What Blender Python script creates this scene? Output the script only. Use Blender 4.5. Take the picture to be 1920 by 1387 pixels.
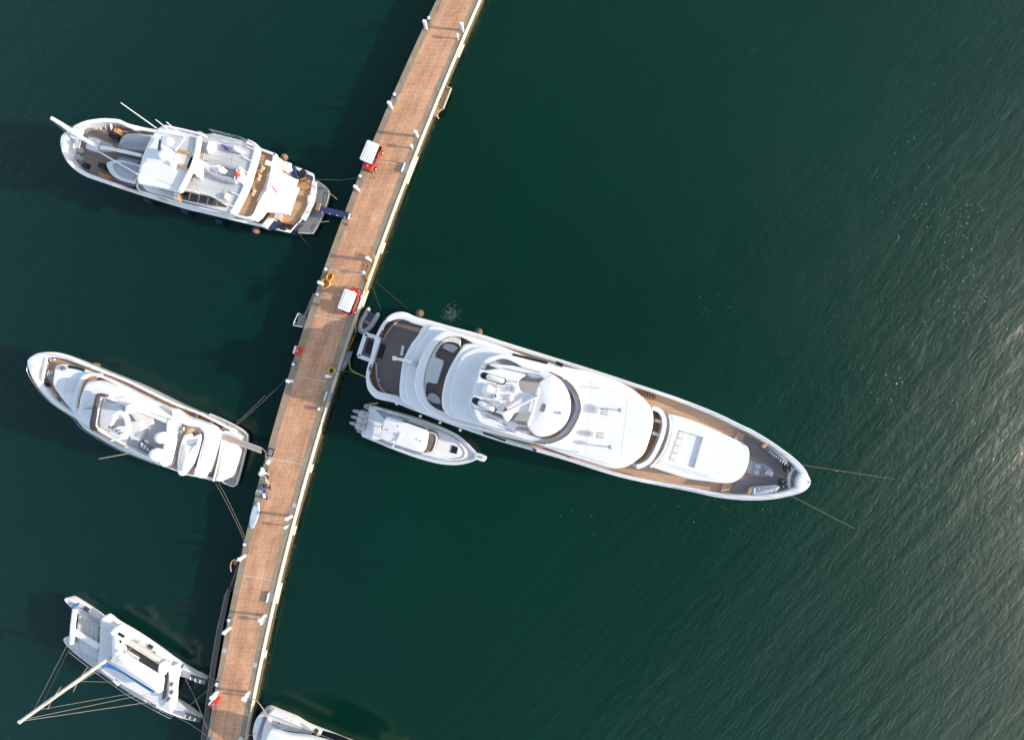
import bpy, math, random
import numpy as np
from mathutils import Vector
from mathutils.geometry import tessellate_polygon

for o in list(bpy.data.objects):
    bpy.data.objects.remove(o)
R = math.radians
random.seed(7)
scene = bpy.context.scene
COL = scene.collection

# ------------------------------------------------------------------ camera, sky, sun, exposure
CAM_H = 60.0                      # drone height above the water, metres
FPX = 1100.0                      # focal length in pixels of the 1920 px wide photograph
CX, CY = 960.0, 693.5
cam_data = bpy.data.cameras.new("camera")
cam_data.sensor_width = 36.0
cam_data.lens = FPX / 1920.0 * 36.0
cam_data.clip_start = 0.5
cam_data.clip_end = 6000.0
cam = bpy.data.objects.new("camera", cam_data)
COL.objects.link(cam)
cam.location = (0, 0, CAM_H)
cam.rotation_euler = (0, 0, 0)
scene.camera = cam

SUN_EL, SUN_AZ = 18.5, -6.5      # azimuth counted from +X towards +Y
world = bpy.data.worlds.new("World")
scene.world = world
world.use_nodes = True
wn = world.node_tree
sky = wn.nodes.new("ShaderNodeTexSky")
sky.sky_type = 'NISHITA'
sky.sun_disc = False
sky.sun_elevation = R(SUN_EL)
sky.sun_rotation = R(90.0 - SUN_AZ)
sky.air_density = 1.0
sky.dust_density = 1.0
sky.ozone_density = 1.0
wn.nodes["Background"].inputs["Strength"].default_value = 0.15
# thin milky haze that brightens the sky towards the horizon
geo = wn.nodes.new("ShaderNodeTexCoord"); sep = wn.nodes.new("ShaderNodeSeparateXYZ")
wn.links.new(geo.outputs["Generated"], sep.inputs[0])
inv = wn.nodes.new("ShaderNodeMath"); inv.operation = 'SUBTRACT'; inv.use_clamp = True; inv.inputs[0].default_value = 1.0
wn.links.new(sep.outputs["Z"], inv.inputs[1])
pw = wn.nodes.new("ShaderNodeMath"); pw.operation = 'POWER'; pw.inputs[1].default_value = 1.3
wn.links.new(inv.outputs[0], pw.inputs[0])
hz = wn.nodes.new("ShaderNodeMix"); hz.data_type = 'RGBA'
hz.inputs[6].default_value = (0, 0, 0, 1); hz.inputs[7].default_value = (4.1, 4.25, 4.4, 1)
wn.links.new(pw.outputs[0], hz.inputs[0])
ad = wn.nodes.new("ShaderNodeMix"); ad.data_type = 'RGBA'; ad.blend_type = 'ADD'; ad.inputs[0].default_value = 1.0
wn.links.new(sky.outputs[0], ad.inputs[6]); wn.links.new(hz.outputs[2], ad.inputs[7])
wn.links.new(ad.outputs[2], wn.nodes["Background"].inputs["Color"])

sun_data = bpy.data.lights.new("sun", 'SUN')
sun_data.energy = 3.6
sun_data.angle = R(0.5)
sun_data.color = (1.0, 0.87, 0.74)
sun = bpy.data.objects.new("sun", sun_data)
COL.objects.link(sun)
sd = Vector((math.cos(R(SUN_EL)) * math.cos(R(SUN_AZ)), math.cos(R(SUN_EL)) * math.sin(R(SUN_AZ)), math.sin(R(SUN_EL))))
sun.rotation_euler = sd.to_track_quat('Z', 'Y').to_euler()
sun.location = sd * 200

scene.view_settings.view_transform = 'Standard'
scene.view_settings.look = 'None'
scene.view_settings.exposure = 0.78
scene.view_settings.gamma = 1.0
scene.view_settings.use_curve_mapping = False

# ------------------------------------------------------------------ helpers
def P(px, py, z):
    """world point at height z for a measured photo coordinate"""
    d = (CAM_H - z) / FPX
    return Vector(((px - CX) * d, (CY - py) * d, z))

def sm(pts, sub=4, closed=True):
    """Catmull-Rom through (x, y[, 1 = corner])"""
    n = len(pts)
    q = [Vector((p[0], p[1])) for p in pts]
    c = [len(p) > 2 and p[2] for p in pts]
    out = []
    for i in range(n if closed else n - 1):
        p1, p2 = q[i], q[(i + 1) % n]
        p0 = q[(i - 1) % n] if (closed or i > 0) else p1
        p3 = q[(i + 2) % n] if (closed or i + 2 < n) else p2
        if c[i]: p0 = p1
        if c[(i + 1) % n]: p3 = p2
        if c[i] and c[(i + 1) % n]:
            out.append(p1); continue
        for k in range(sub):
            t = k / sub
            out.append(0.5 * ((2 * p1) + (p2 - p0) * t + (2 * p0 - 5 * p1 + 4 * p2 - p3) * t * t + (3 * p1 - p0 - 3 * p2 + p3) * t ** 3))
    if not closed: out.append(q[-1])
    return [(v.x, v.y) for v in out]

def W(pts, z, sub=4, closed=True):
    return [P(x, y, z) for x, y in sm(pts, sub, closed)]

def C(pts, z):
    return [P(p[0], p[1], z) for p in pts]

def ccw(p):
    a = sum(p[i].x * p[(i + 1) % len(p)].y - p[(i + 1) % len(p)].x * p[i].y for i in range(len(p)))
    return list(p) if a > 0 else list(reversed(p))

def dedupe(p, eps=0.004):
    o = []
    for v in p:
        if not o or (v.xy - o[-1].xy).length > eps: o.append(v)
    while len(o) > 2 and (o[0].xy - o[-1].xy).length <= eps: o.pop()
    return o

def inset(p, d, dz=0.0):
    """ccw polygon moved inwards by d"""
    n = len(p); o = []
    for i in range(n):
        a = p[i].xy - p[i - 1].xy; b = p[(i + 1) % n].xy - p[i].xy
        if a.length < 1e-6: a = b
        if b.length < 1e-6: b = a
        a = a.normalized(); b = b.normalized()
        n1 = Vector((-a.y, a.x)); n2 = Vector((-b.y, b.x))
        m = (n1 + n2) / max(0.5, 1 + n1.dot(n2))
        o.append(Vector((p[i].x + m.x * d, p[i].y + m.y * d, p[i].z + dz)))
    return o

class MB:
    def __init__(s):
        s.v = []; s.f = []; s.m = []; s.uv = {}
    def add(s, vs, fs, mi=0):
        b = len(s.v)
        s.v += [Vector(v) for v in vs]
        for f in fs:
            s.f.append([i + b for i in f]); s.m.append(mi)
        return s
    def loft(s, rings, closed=True, cap0=False, cap1=False, mi=0, mis=None):
        n = len(rings[0])
        b = len(s.v)
        for r in rings: s.v += [Vector(v) for v in r]
        for k in range(len(rings) - 1):
            for i in range(n if closed else n - 1):
                j = (i + 1) % n
                s.f.append([b + k * n + i, b + k * n + j, b + (k + 1) * n + j, b + (k + 1) * n + i])
                s.m.append(mis[k] if mis else mi)
        if cap0: s.f.append([b + i for i in reversed(range(n))]); s.m.append(mis[0] if mis else mi)
        if cap1: s.f.append([b + (len(rings) - 1) * n + i for i in range(n)]); s.m.append(mis[-1] if mis else mi)
        return s
    def fill(s, loops, mi=0, up=True):
        """flat cap of one outer loop and holes"""
        flat = [v for l in loops for v in l]
        tris = tessellate_polygon([[Vector((v.x, v.y, 0)) for v in l] for l in loops])
        b = len(s.v); s.v += [Vector(v) for v in flat]
        for t in tris:
            a, c, d = (flat[i] for i in t)
            cr = (c.x - a.x) * (d.y - a.y) - (c.y - a.y) * (d.x - a.x)
            if abs(cr) < 1e-9: continue
            t = list(t) if (cr > 0) == up else list(reversed(t))
            s.f.append([b + i for i in t]); s.m.append(mi)
        return s
    def sheet(s, poly, mi=0):
        return s.fill([dedupe(ccw(poly))], mi)
    def slab(s, poly, z0, r=0.08, holes=(), dome=0.0, mi=0, flare=0.0, topmi=None):
        """poly: 3D outline at the top edge; z0: bottom height; r: rounded edge; holes: (outline, depth)"""
        p = dedupe(ccw(poly))
        low = [Vector((v.x, v.y, z0)) for v in (inset(p, flare) if flare else p)]
        rings = [low, [Vector((v.x, v.y, v.z - r)) for v in p]]
        if r > 0:
            rings += [inset(p, r * .15, -r * .5), inset(p, r * .45, -r * .12), inset(p, r, 0)]
        s.loft(rings, mi=mi, cap0=True)
        top = rings[-1]
        t2 = mi if topmi is None else topmi
        if dome:
            c = sum(top, Vector()) / len(top)
            rs = [top]
            for k in (.9, .75, .55, .35, .15):
                rs.append([Vector((c.x + (v.x - c.x) * k, c.y + (v.y - c.y) * k, v.z + dome * (1 - k * k))) for v in top])
            s.loft(rs, mi=t2, cap1=True)
        else:
            hs = []
            for h, depth in holes:
                h = dedupe(ccw(h)); hs.append(list(reversed(h)))
                s.loft([[Vector((v.x, v.y, v.z - depth)) for v in h], h][::-1], mi=mi)
                s.fill([[Vector((v.x, v.y, v.z - depth)) for v in h]], mi)
            s.fill([top] + hs, t2)
        return s
    def box(s, c, dx, dy, dz, ang=0.0, r=0.0, mi=0):
        """centre of the bottom face, sizes, rotation in radians"""
        ca, sa = math.cos(ang), math.sin(ang)
        q = []
        for x, y in ((-.5, -.5), (.5, -.5), (.5, .5), (-.5, .5)):
            q.append(Vector((c[0] + x * dx * ca - y * dy * sa, c[1] + x * dx * sa + y * dy * ca, c[2] + dz)))
        if r:
            rr = []
            for i in range(4):
                a = (q[i - 1] - q[i]).normalized() * r; b = (q[(i + 1) % 4] - q[i]).normalized() * r
                rr += [q[i] + a, q[i] + (a + b) * .3, q[i] + b]
            q = rr
        return s.slab(q, c[2], r=min(r if r else 0.0, dz * .45), mi=mi)
    def bar(s, a, b, w, h, mi=0):
        """box beam between two 3D points"""
        a = Vector(a); b = Vector(b); d = (b - a).normalized()
        u = Vector((0, 0, 1)) if abs(d.z) < .95 else Vector((1, 0, 0))
        x = d.cross(u).normalized() * w / 2; y = x.cross(d).normalized() * h / 2
        ra = [a - x - y, a + x - y, a + x + y, a - x + y]; rb = [v + (b - a) for v in ra]
        return s.loft([ra, rb], cap0=True, cap1=True, mi=mi)
    def tube(s, pts, r, n=8, closed=False, mi=0, r1=None):
        pts = [Vector(p) for p in pts]; rings = []; N = len(pts)
        for i, p in enumerate(pts):
            if closed: d = pts[(i + 1) % N] - pts[i - 1]
            else: d = pts[min(i + 1, N - 1)] - pts[max(i - 1, 0)]
            d = d.normalized() if d.length > 1e-7 else Vector((1, 0, 0))
            u = Vector((0, 0, 1)) if abs(d.z) < .95 else Vector((1, 0, 0))
            x = d.cross(u).normalized(); y = x.cross(d).normalized()
            rr = r if r1 is None else r + (r1 - r) * i / max(1, N - 1)
            rings.append([p + (x * math.cos(t) + y * math.sin(t)) * rr for t in [2 * math.pi * k / n for k in range(n)]])
        if closed: rings.append(rings[0])
        return s.loft(rings, cap0=not closed, cap1=not closed, mi=mi)
    def lathe(s, c, prof, n=16, mi=0, axis=None):
        """prof: (radius, height) pairs from bottom to top"""
        c = Vector(c)
        if axis is None: X, Y, Z = Vector((1, 0, 0)), Vector((0, 1, 0)), Vector((0, 0, 1))
        else:
            Z = Vector(axis).normalized(); u = Vector((0, 0, 1)) if abs(Z.z) < .9 else Vector((1, 0, 0))
            X = u.cross(Z).normalized(); Y = Z.cross(X)
        rings = [[c + X * r * math.cos(2 * math.pi * k / n) + Y * r * math.sin(2 * math.pi * k / n) + Z * h for k in range(n)] for r, h in prof]
        return s.loft(rings, cap0=True, cap1=True, mi=mi)
    def ell(s, c, rx, ry, rz, ang=0.0, n=16, m=8, mi=0):
        ca, sa = math.cos(ang), math.sin(ang); rings = []
        for k in range(m + 1):
            t = -math.pi / 2 + math.pi * (k + .02) / (m + .04)
            ring = []
            for i in range(n):
                a = 2 * math.pi * i / n
                x = rx * math.cos(t) * math.cos(a); y = ry * math.cos(t) * math.sin(a)
                ring.append(Vector((c[0] + x * ca - y * sa, c[1] + x * sa + y * ca, c[2] + rz * math.sin(t))))
            rings.append(ring)
        return s.loft(rings, cap0=True, cap1=True, mi=mi)
    def wall(s, line, z0, t, closed=False, mi=0, z0s=None, lean=0.0):
        """upright strip of thickness t under a 3D line, down to z0"""
        n = len(line); L = []; Rr = []
        for i in range(n):
            a = line[(i - 1) % n] if (closed or i) else line[i]
            b = line[(i + 1) % n] if (closed or i < n - 1) else line[i]
            d = (b - a).xy; d = d.normalized() if d.length > 1e-7 else Vector((1, 0))
            nn = Vector((-d.y, d.x)) * t / 2
            L.append(nn)
        rings = []
        for i, p in enumerate(line):
            zb = z0s[i] if z0s else z0
            q = L[i]; ln = q.normalized() * lean
            rings.append([Vector((p.x - q.x, p.y - q.y, p.z)), Vector((p.x + q.x, p.y + q.y, p.z)),
                          Vector((p.x + q.x + ln.x, p.y + q.y + ln.y, zb)), Vector((p.x - q.x + ln.x, p.y - q.y + ln.y, zb))])
        if closed: rings.append(rings[0])
        return s.loft(rings, cap0=not closed, cap1=not closed, mi=mi)

ORG = {}
def mesh(name, mb, mats, org):
    me = bpy.data.meshes.new(name)
    me.from_pydata([tuple(v - org) for v in mb.v], [], mb.f)
    if not isinstance(mats, (list, tuple)): mats = [mats]
    for m in mats: me.materials.append(m)
    me.polygons.foreach_set("material_index", [min(i, len(mats) - 1) for i in mb.m])
    me.polygons.foreach_set("use_smooth", [True] * len(me.polygons))
    if mb.uv:
        uvl = me.uv_layers.new(name="UVMap")
        for l in me.loops: uvl.data[l.index].uv = mb.uv.get(l.vertex_index, (0, 0))
    me.update()
    me.set_sharp_from_angle(angle=R(38))
    return me

def tag(o, label=None, cat=None, group=None, kind=None):
    if label: o["label"] = label
    if cat: o["category"] = cat
    if group: o["group"] = group
    if kind: o["kind"] = kind

def thing(name, label, cat, loc, group=None):
    o = bpy.data.objects.new(name, None)
    o.empty_display_size = 0.5
    COL.objects.link(o); o.location = loc
    tag(o, label, cat, group); ORG[o] = Vector(loc)
    return o

def part(name, mb, mats, parent, label=None):
    o = bpy.data.objects.new(name, mesh(name, mb, mats, ORG[parent]))
    COL.objects.link(o); o.parent = parent; ORG[o] = ORG[parent]
    if label: o["label"] = label
    return o

def single(name, mb, mats, label=None, cat=None, group=None, kind=None):
    n = len(mb.v)
    org = sum(mb.v, Vector()) / n
    org.z = min(v.z for v in mb.v)
    if kind: org = Vector((0, 0, 0))
    o = bpy.data.objects.new(name, mesh(name, mb, mats, org))
    o.location = org; COL.objects.link(o)
    tag(o, label, cat, group, kind)
    return o

def kids(o): return [c for c in COL.objects if c.parent == o]

def dup(root, loc, rz=0.0, label=None):
    r = root.copy(); COL.objects.link(r); r.location = loc; r.rotation_euler = (0, 0, rz)
    if label: r["label"] = label
    for ch in kids(root):
        c = ch.copy(); COL.objects.link(c); c.parent = r
        for g in kids(ch):
            d = g.copy(); COL.objects.link(d); d.parent = c
    return r

# ------------------------------------------------------------------ materials
def mat(name, col, rough=0.5, var=0.0, scale=2.0, metal=0.0, bump=0.0, bscale=20.0, spec=0.5, stretch=None, ang=0.0, coat=0.0):
    m = bpy.data.materials.new(name); m.use_nodes = True
    nt = m.node_tree; b = nt.nodes["Principled BSDF"]
    b.inputs["Base Color"].default_value = (*col, 1); b.inputs["Roughness"].default_value = rough
    b.inputs["Metallic"].default_value = metal; b.inputs["Specular IOR Level"].default_value = spec
    b.inputs["Coat Weight"].default_value = coat
    tc = nt.nodes.new("ShaderNodeTexCoord"); mp = nt.nodes.new("ShaderNodeMapping")
    nt.links.new(tc.outputs["Object"], mp.inputs["Vector"])
    if stretch:
        mp.vector_type = 'POINT'
        rot = nt.nodes.new("ShaderNodeMapping"); rot.inputs["Rotation"].default_value = (0, 0, -ang)
        nt.links.new(tc.outputs["Object"], rot.inputs["Vector"]); nt.links.new(rot.outputs[0], mp.inputs["Vector"])
        mp.inputs["Scale"].default_value = stretch
    if var:
        n1 = nt.nodes.new("ShaderNodeTexNoise"); n1.inputs["Scale"].default_value = scale
        n1.inputs["Detail"].default_value = 6; n1.inputs["Roughness"].default_value = .65
        nt.links.new(mp.outputs[0], n1.inputs["Vector"])
        rp = nt.nodes.new("ShaderNodeValToRGB"); e = rp.color_ramp.elements
        e[0].position = .3; e[1].position = .7
        e[0].color = (*[c * (1 - var) for c in col], 1); e[1].color = (*[min(1, c * (1 + var)) for c in col], 1)
        nt.links.new(n1.outputs["Fac"], rp.inputs[0]); nt.links.new(rp.outputs[0], b.inputs["Base Color"])
    if bump:
        n2 = nt.nodes.new("ShaderNodeTexNoise"); n2.inputs["Scale"].default_value = bscale; n2.inputs["Detail"].default_value = 4
        nt.links.new(mp.outputs[0], n2.inputs["Vector"])
        bp = nt.nodes.new("ShaderNodeBump"); bp.inputs["Strength"].default_value = bump; bp.inputs["Distance"].default_value = .05
        nt.links.new(n2.outputs["Fac"], bp.inputs["Height"]); nt.links.new(bp.outputs[0], b.inputs["Normal"])
    return m

def teak_mat(name, col, ang):
    """planked deck: streaky boards with dark caulking lines along the boat"""
    m = mat(name, col, .65, .22, 1.0, stretch=(.35, 7, 1), ang=ang, spec=.3)
    nt = m.node_tree; b = nt.nodes["Principled BSDF"]; src = b.inputs["Base Color"].links[0].from_socket
    tc = nt.nodes.new("ShaderNodeTexCoord"); rot = nt.nodes.new("ShaderNodeMapping"); rot.inputs["Rotation"].default_value = (0, 0, -ang)
    nt.links.new(tc.outputs["Object"], rot.inputs["Vector"])
    w = nt.nodes.new("ShaderNodeTexWave"); w.wave_type = 'BANDS'; w.bands_direction = 'Y'; w.inputs["Scale"].default_value = 2 * math.pi / 20 / .16
    nt.links.new(rot.outputs[0], w.inputs["Vector"])
    rp = nt.nodes.new("ShaderNodeValToRGB"); e = rp.color_ramp.elements
    e[0].position = 0.0; e[0].color = (.45, .42, .4, 1); e[1].position = .16; e[1].color = (1, 1, 1, 1)
    nt.links.new(w.outputs["Fac"], rp.inputs[0])
    mx = nt.nodes.new("ShaderNodeMix"); mx.data_type = 'RGBA'; mx.blend_type = 'MULTIPLY'; mx.inputs[0].default_value = 1
    nt.links.new(src, mx.inputs[6]); nt.links.new(rp.outputs[0], mx.inputs[7]); nt.links.new(mx.outputs[2], b.inputs["Base Color"])
    return m

M = dict(
    white=mat("white_gelcoat", (.74, .74, .735), .28, .05, .8, coat=.2),
    white2=mat("white_nonskid", (.62, .62, .62), .55, .06, 1.5, bump=.1, bscale=60),
    offwhite=mat("cream_cushion", (.66, .63, .58), .75, .05, 3, bump=.15, bscale=8),
    cloth=mat("white_cloth_cover", (.72, .71, .69), .8, .04, 2, bump=.25, bscale=3),
    grey=mat("grey_cover", (.36, .37, .39), .8, .08, 2, bump=.35, bscale=3),
    lgrey=mat("light_grey_paint", (.40, .41, .42), .5, .05, 2),
    dgrey=mat("dark_grey_plastic", (.10, .10, .11), .5, .15, 4),
    floor=mat("grey_deck_floor", (.42, .43, .45), .6, .05, 2),
    black=mat("black_rubber", (.015, .015, .017), .5, .2, 5),
    glass=mat("dark_window_glass", (.012, .014, .018), .05, 0, spec=.8),
    tint=mat("bronze_windscreen", (.22, .17, .13), .1, .1, 3),
    navy=mat("navy_hull_paint", (.012, .018, .05), .15, .1, .5, coat=.5),
    navycloth=mat("navy_canvas", (.012, .025, .085), .8, .15, 3),
    blue=mat("blue_canvas", (.01, .14, .36), .7, .15, 3),
    antifoul=mat("dark_antifouling", (.02, .03, .04), .7, .2, 2),
    steel=mat("stainless_steel", (.62, .62, .63), .25, .05, 5, metal=1.0),
    alu=mat("aluminium_spar", (.62, .60, .57), .4, .05, 3, metal=.3),
    red=mat("red_paint", (.55, .02, .02), .3, .08, 3, coat=.3),
    rope=mat("tan_rope", (.10, .08, .045), .9, .15, 8),
    lrope=mat("pale_rope", (.20, .18, .15), .9, .1, 8),
    hose=mat("orange_yellow_hose", (.62, .30, .03), .5, .1, 6),
    yhose=mat("yellow_hose", (.50, .38, .05), .5, .1, 6),
    tan=mat("tan_fender_cover", (.12, .08, .042), .85, .15, 6),
    peach=mat("peach_fender_cover", (.26, .13, .085), .8, .1, 6),
    brown=mat("brown_carpet", (.16, .13, .115), .9, .15, 6),
    varnish=mat("varnished_rail", (.10, .035, .02), .25, .2, 3, coat=.4),
    wood=mat("weathered_wood", (.36, .22, .12), .75, .25, 3, stretch=(1, 6, 1), ang=R(65)),
    slats=mat("teak_slats", (.44, .23, .10), .6, .2, 4),
    concrete=mat("pier_concrete", (.27, .215, .145), .85, .22, .9, bump=.2, bscale=12),
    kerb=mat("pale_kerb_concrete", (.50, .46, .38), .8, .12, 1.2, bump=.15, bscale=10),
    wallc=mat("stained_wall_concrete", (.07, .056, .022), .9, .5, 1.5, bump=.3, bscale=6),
    steelplate=mat("grey_steel_plate", (.24, .25, .25), .5, .12, 3, metal=.2),
    dock=mat("dark_dock_boards", (.11, .105, .10), .8, .25, 2.5),
    algae=mat("algae", (.030, .034, .010), .9, .5, 2.5),
    net=mat("trampoline_net", (.55, .55, .55), .8, .1, 5),
    platform=mat("grey_platform", (.25, .23, .22), .6, .08, 2),
    net2=mat("beige_net", (.42, .40, .36), .8, .1, 5),
    plank=mat("gangway_plank", (.30, .245, .22), .6, .1, 3),
    pad=mat("roof_nonskid", (.52, .525, .53), .6, .07, 1.2),
    foam=mat("foam", (.10, .16, .13), .8, .2, 5),
    purple=mat("purple_cloth", (.09, .07, .30), .8, .1, 4),
)

def rail(mb, line, h, r=.022, every=1.6, rails=1, n=6):
    """tube handrail with stanchions along a 3D line"""
    mb.tube([p + Vector((0, 0, h)) for p in line], r, n)
    for k in range(1, rails): mb.tube([p + Vector((0, 0, h * k / rails)) for p in line], r * .7, n)
    acc = every
    for i in range(len(line)):
        if i: acc += (line[i] - line[i - 1]).length
        if acc >= every or i == len(line) - 1:
            mb.tube([line[i], line[i] + Vector((0, 0, h))], r, n); acc = 0
    return mb

def ramp(u, pts):
    for (a, x), (b, y) in zip(pts, pts[1:]):
        if u <= b: return x + (y - x) * max(0, (u - a)) / (b - a)
    return pts[-1][1]

class Hull:
    """hull shell from a measured rail outline: topsides narrowing to the waterline, cap rail, inner bulwark and deck outline"""
    def __init__(s, outline, stern, bow, zr, depth, w, fs=.04, fb=.35, over=.04, zbot=-.9, sub=4):
        A = Vector(stern); B = Vector(bow); ax = B - A; L2 = ax.length_squared
        s.u_px = lambda x, y: max(0.0, min(1.0, (Vector((x, y)) - A).dot(ax) / L2))
        s.zr = zr if callable(zr) else (lambda u: ramp(u, zr))
        s.depth = depth if callable(depth) else (lambda u: depth)
        wf = w if callable(w) else (lambda u: w)
        top = ccw([P(x, y, s.zr(s.u_px(x, y))) for x, y in sm(outline, sub)])
        a = P(*stern, s.zr(0)); b = P(*bow, s.zr(1)); d = (b - a).xy; L = d.length; d = d / L; n = Vector((-d.y, d.x))
        s.a, s.d, s.n, s.L = a.xy, d, n, L; s.ang = math.atan2(d.y, d.x)
        uv = [((p.xy - a.xy).dot(d) / L, (p.xy - a.xy).dot(n)) for p in top]
        s.top = top
        def at(u, v, z):
            q = a.xy + d * (u * L) + n * v
            return Vector((q.x, q.y, z))
        s.at = at
        rings = []; mis = []
        ts = (0, .13, .16, .4, .65, .85, .97, 1)
        for t in ts:
            r = []
            for (u, v), p in zip(uv, top):
                f = fs + (fb - fs) * max(0, min(1, (u - .45) / .55)) ** 1.4
                k = (1 - t) ** 1.25
                r.append(at(u - over * (1 - t) * max(0, (u - .55) / .45) ** 2 + .006 * (1 - t) * max(0, 1 - u * 8), v * (1 - f * k), zbot + (p.z - zbot) * t))
            rings.append(r)
        mis = [2, 1, 0, 0, 0, 0, 0]
        def inn(k):
            o = []
            for (u, v), p in zip(uv, top):
                ww = wf(max(0, min(1, u))) * k
                vv = math.copysign(max(abs(v) - ww, 0.0), v)
                uu = min(max(u * L, ww), L - ww * 1.6) / L
                o.append((uu, vv, p.z))
            return o
        i1, i2 = inn(.12), inn(.88); i3 = inn(1.0)
        rings += [[at(u, v, z + .035) for u, v, z in i1], [at(u, v, z + .035) for u, v, z in i2], [at(u, v, z) for u, v, z in i3]]
        mis += [1, 1, 1]
        s.inner = [at(u, v, z - s.depth(max(0, min(1, u)))) for u, v, z in i3]
        rings.append([q - Vector((0, 0, .06)) for q in s.inner]); mis.append(3)
        s.mb = MB().loft(rings, cap0=True, mis=mis)
        s.cap = [at(u, v, z + .04) for u, v, z in inn(.5)]
    def deck(s):
        return MB().fill([dedupe(ccw(s.inner), .01)])

# ------------------------------------------------------------------ water
def water_mat():
    m = bpy.data.materials.new("harbour_water"); m.use_nodes = True
    nt = m.node_tree; N = nt.nodes; L = nt.links; b = N["Principled BSDF"]
    b.inputs["Roughness"].default_value = .24; b.inputs["IOR"].default_value = 1.33
    g = N.new("ShaderNodeBsdfPrincipled"); g.inputs["Roughness"].default_value = .06; g.inputs["IOR"].default_value = 1.33
    tc = N.new("ShaderNodeTexCoord")
    big = N.new("ShaderNodeTexNoise"); big.inputs["Scale"].default_value = .03; big.inputs["Detail"].default_value = 3
    L.new(tc.outputs["Object"], big.inputs["Vector"])
    rp = N.new("ShaderNodeValToRGB"); e = rp.color_ramp.elements
    e[0].position = .3; e[0].color = (.0003, .0240, .0125, 1); e[1].position = .7; e[1].color = (.0007, .0310, .0165, 1)
    L.new(big.outputs["Fac"], rp.inputs[0])
    # bluer, darker water in the berths left of the pier
    sp_ = N.new("ShaderNodeSeparateXYZ"); L.new(tc.outputs["Object"], sp_.inputs[0])
    mr = N.new("ShaderNodeMapRange"); mr.interpolation_type = 'SMOOTHSTEP'
    for i_, v_ in ((1, -45.0), (2, 5.0), (3, 1.0), (4, 0.0)): mr.inputs[i_].default_value = v_
    L.new(sp_.outputs["X"], mr.inputs[0])
    cm = N.new("ShaderNodeMix"); cm.data_type = 'RGBA'; cm.inputs[7].default_value = (.0012, .0235, .0185, 1)
    L.new(mr.outputs[0], cm.inputs[0]); L.new(rp.outputs[0], cm.inputs[6])
    for q_ in (b, g):
        L.new(cm.outputs[2], q_.inputs["Base Color"])
    b.inputs["Subsurface Weight"].default_value = 1.0; b.inputs["Subsurface Scale"].default_value = 2.5
    b.inputs["Subsurface Radius"].default_value = (.3, 1.0, .8)
    def noise(sc, rot, det, stretch, ro=.6):
        ro_ = N.new("ShaderNodeMapping"); ro_.inputs["Rotation"].default_value = (0, 0, R(rot)); L.new(tc.outputs["Object"], ro_.inputs["Vector"])
        mp = N.new("ShaderNodeMapping"); mp.inputs["Scale"].default_value = stretch
        L.new(ro_.outputs[0], mp.inputs["Vector"])
        n = N.new("ShaderNodeTexNoise"); n.inputs["Scale"].default_value = sc; n.inputs["Detail"].default_value = det; n.inputs["Roughness"].default_value = ro
        L.new(mp.outputs[0], n.inputs["Vector"]); return n.outputs["Fac"]
    def mul(a, k):
        q = N.new("ShaderNodeMath"); q.operation = 'MULTIPLY'; L.new(a, q.inputs[0])
        if isinstance(k, (int, float)): q.inputs[1].default_value = k
        else: L.new(k, q.inputs[1])
        return q.outputs[0]
    def add(a, c):
        q = N.new("ShaderNodeMath"); L.new(a, q.inputs[0]); L.new(c, q.inputs[1]); return q.outputs[0]
    fine = noise(2.6, 40, 4, (1.6, .6, 1))        # ripples of some 0.4 m
    mid = noise(.6, 42, 3, (1.9, .5, 1))          # wavelets of some 2 m
    swell = noise(.12, 45, 2, (2.2, .3, 1))      # long low chop
    # the lee of pier and boats lies calm, the open water to the right is ruffled
    sx = N.new("ShaderNodeSeparateXYZ"); L.new(tc.outputs["Object"], sx.inputs[0])
    diag = N.new("ShaderNodeMath"); diag.operation = 'MULTIPLY_ADD'; diag.inputs[1].default_value = -.75
    L.new(sx.outputs["Y"], diag.inputs[0]); L.new(sx.outputs["X"], diag.inputs[2])
    patch = N.new("ShaderNodeMath"); patch.operation = 'MULTIPLY_ADD'; patch.inputs[1].default_value = 38.0
    L.new(noise(.03, 35, 3, (1.5, .6, 1)), patch.inputs[0]); L.new(diag.outputs[0], patch.inputs[2])
    ramp_ = N.new("ShaderNodeMapRange"); ramp_.interpolation_type = 'SMOOTHSTEP'
    for i_, v_ in ((1, 30.0), (2, 92.0), (3, .22), (4, 1.0)): ramp_.inputs[i_].default_value = v_
    L.new(patch.outputs[0], ramp_.inputs[0]); ruf = ramp_.outputs[0]
    rr = N.new("ShaderNodeMapRange"); rr.inputs[1].default_value = 52.0; rr.inputs[2].default_value = 104.0; rr.inputs[3].default_value = .17; rr.inputs[4].default_value = .56
    L.new(patch.outputs[0], rr.inputs[0]); L.new(rr.outputs[0], b.inputs["Roughness"])
    h = add(add(mul(fine, .12), mul(mid, .22)), mul(swell, 1.0))
    bp = N.new("ShaderNodeBump"); bp.inputs["Strength"].default_value = .6; bp.inputs["Distance"].default_value = .55
    h = mul(h, ruf); L.new(h, bp.inputs["Height"]); L.new(bp.outputs[0], b.inputs["Normal"])
    h2 = add(mul(fine, .26), mul(mid, .55))        # the steeper facets that catch the sun
    bp2 = N.new("ShaderNodeBump"); bp2.inputs["Strength"].default_value = 1.0; bp2.inputs["Distance"].default_value = .55
    L.new(h2, bp2.inputs["Height"]); L.new(bp2.outputs[0], g.inputs["Normal"])
    mx = N.new("ShaderNodeMixShader"); L.new(mul(ruf, .20), mx.inputs[0])
    L.new(b.outputs[0], mx.inputs[1]); L.new(g.outputs[0], mx.inputs[2]); L.new(mx.outputs[0], N["Material Output"].inputs["Surface"])
    return m
M["water"] = water_mat()
S = 2600
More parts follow.
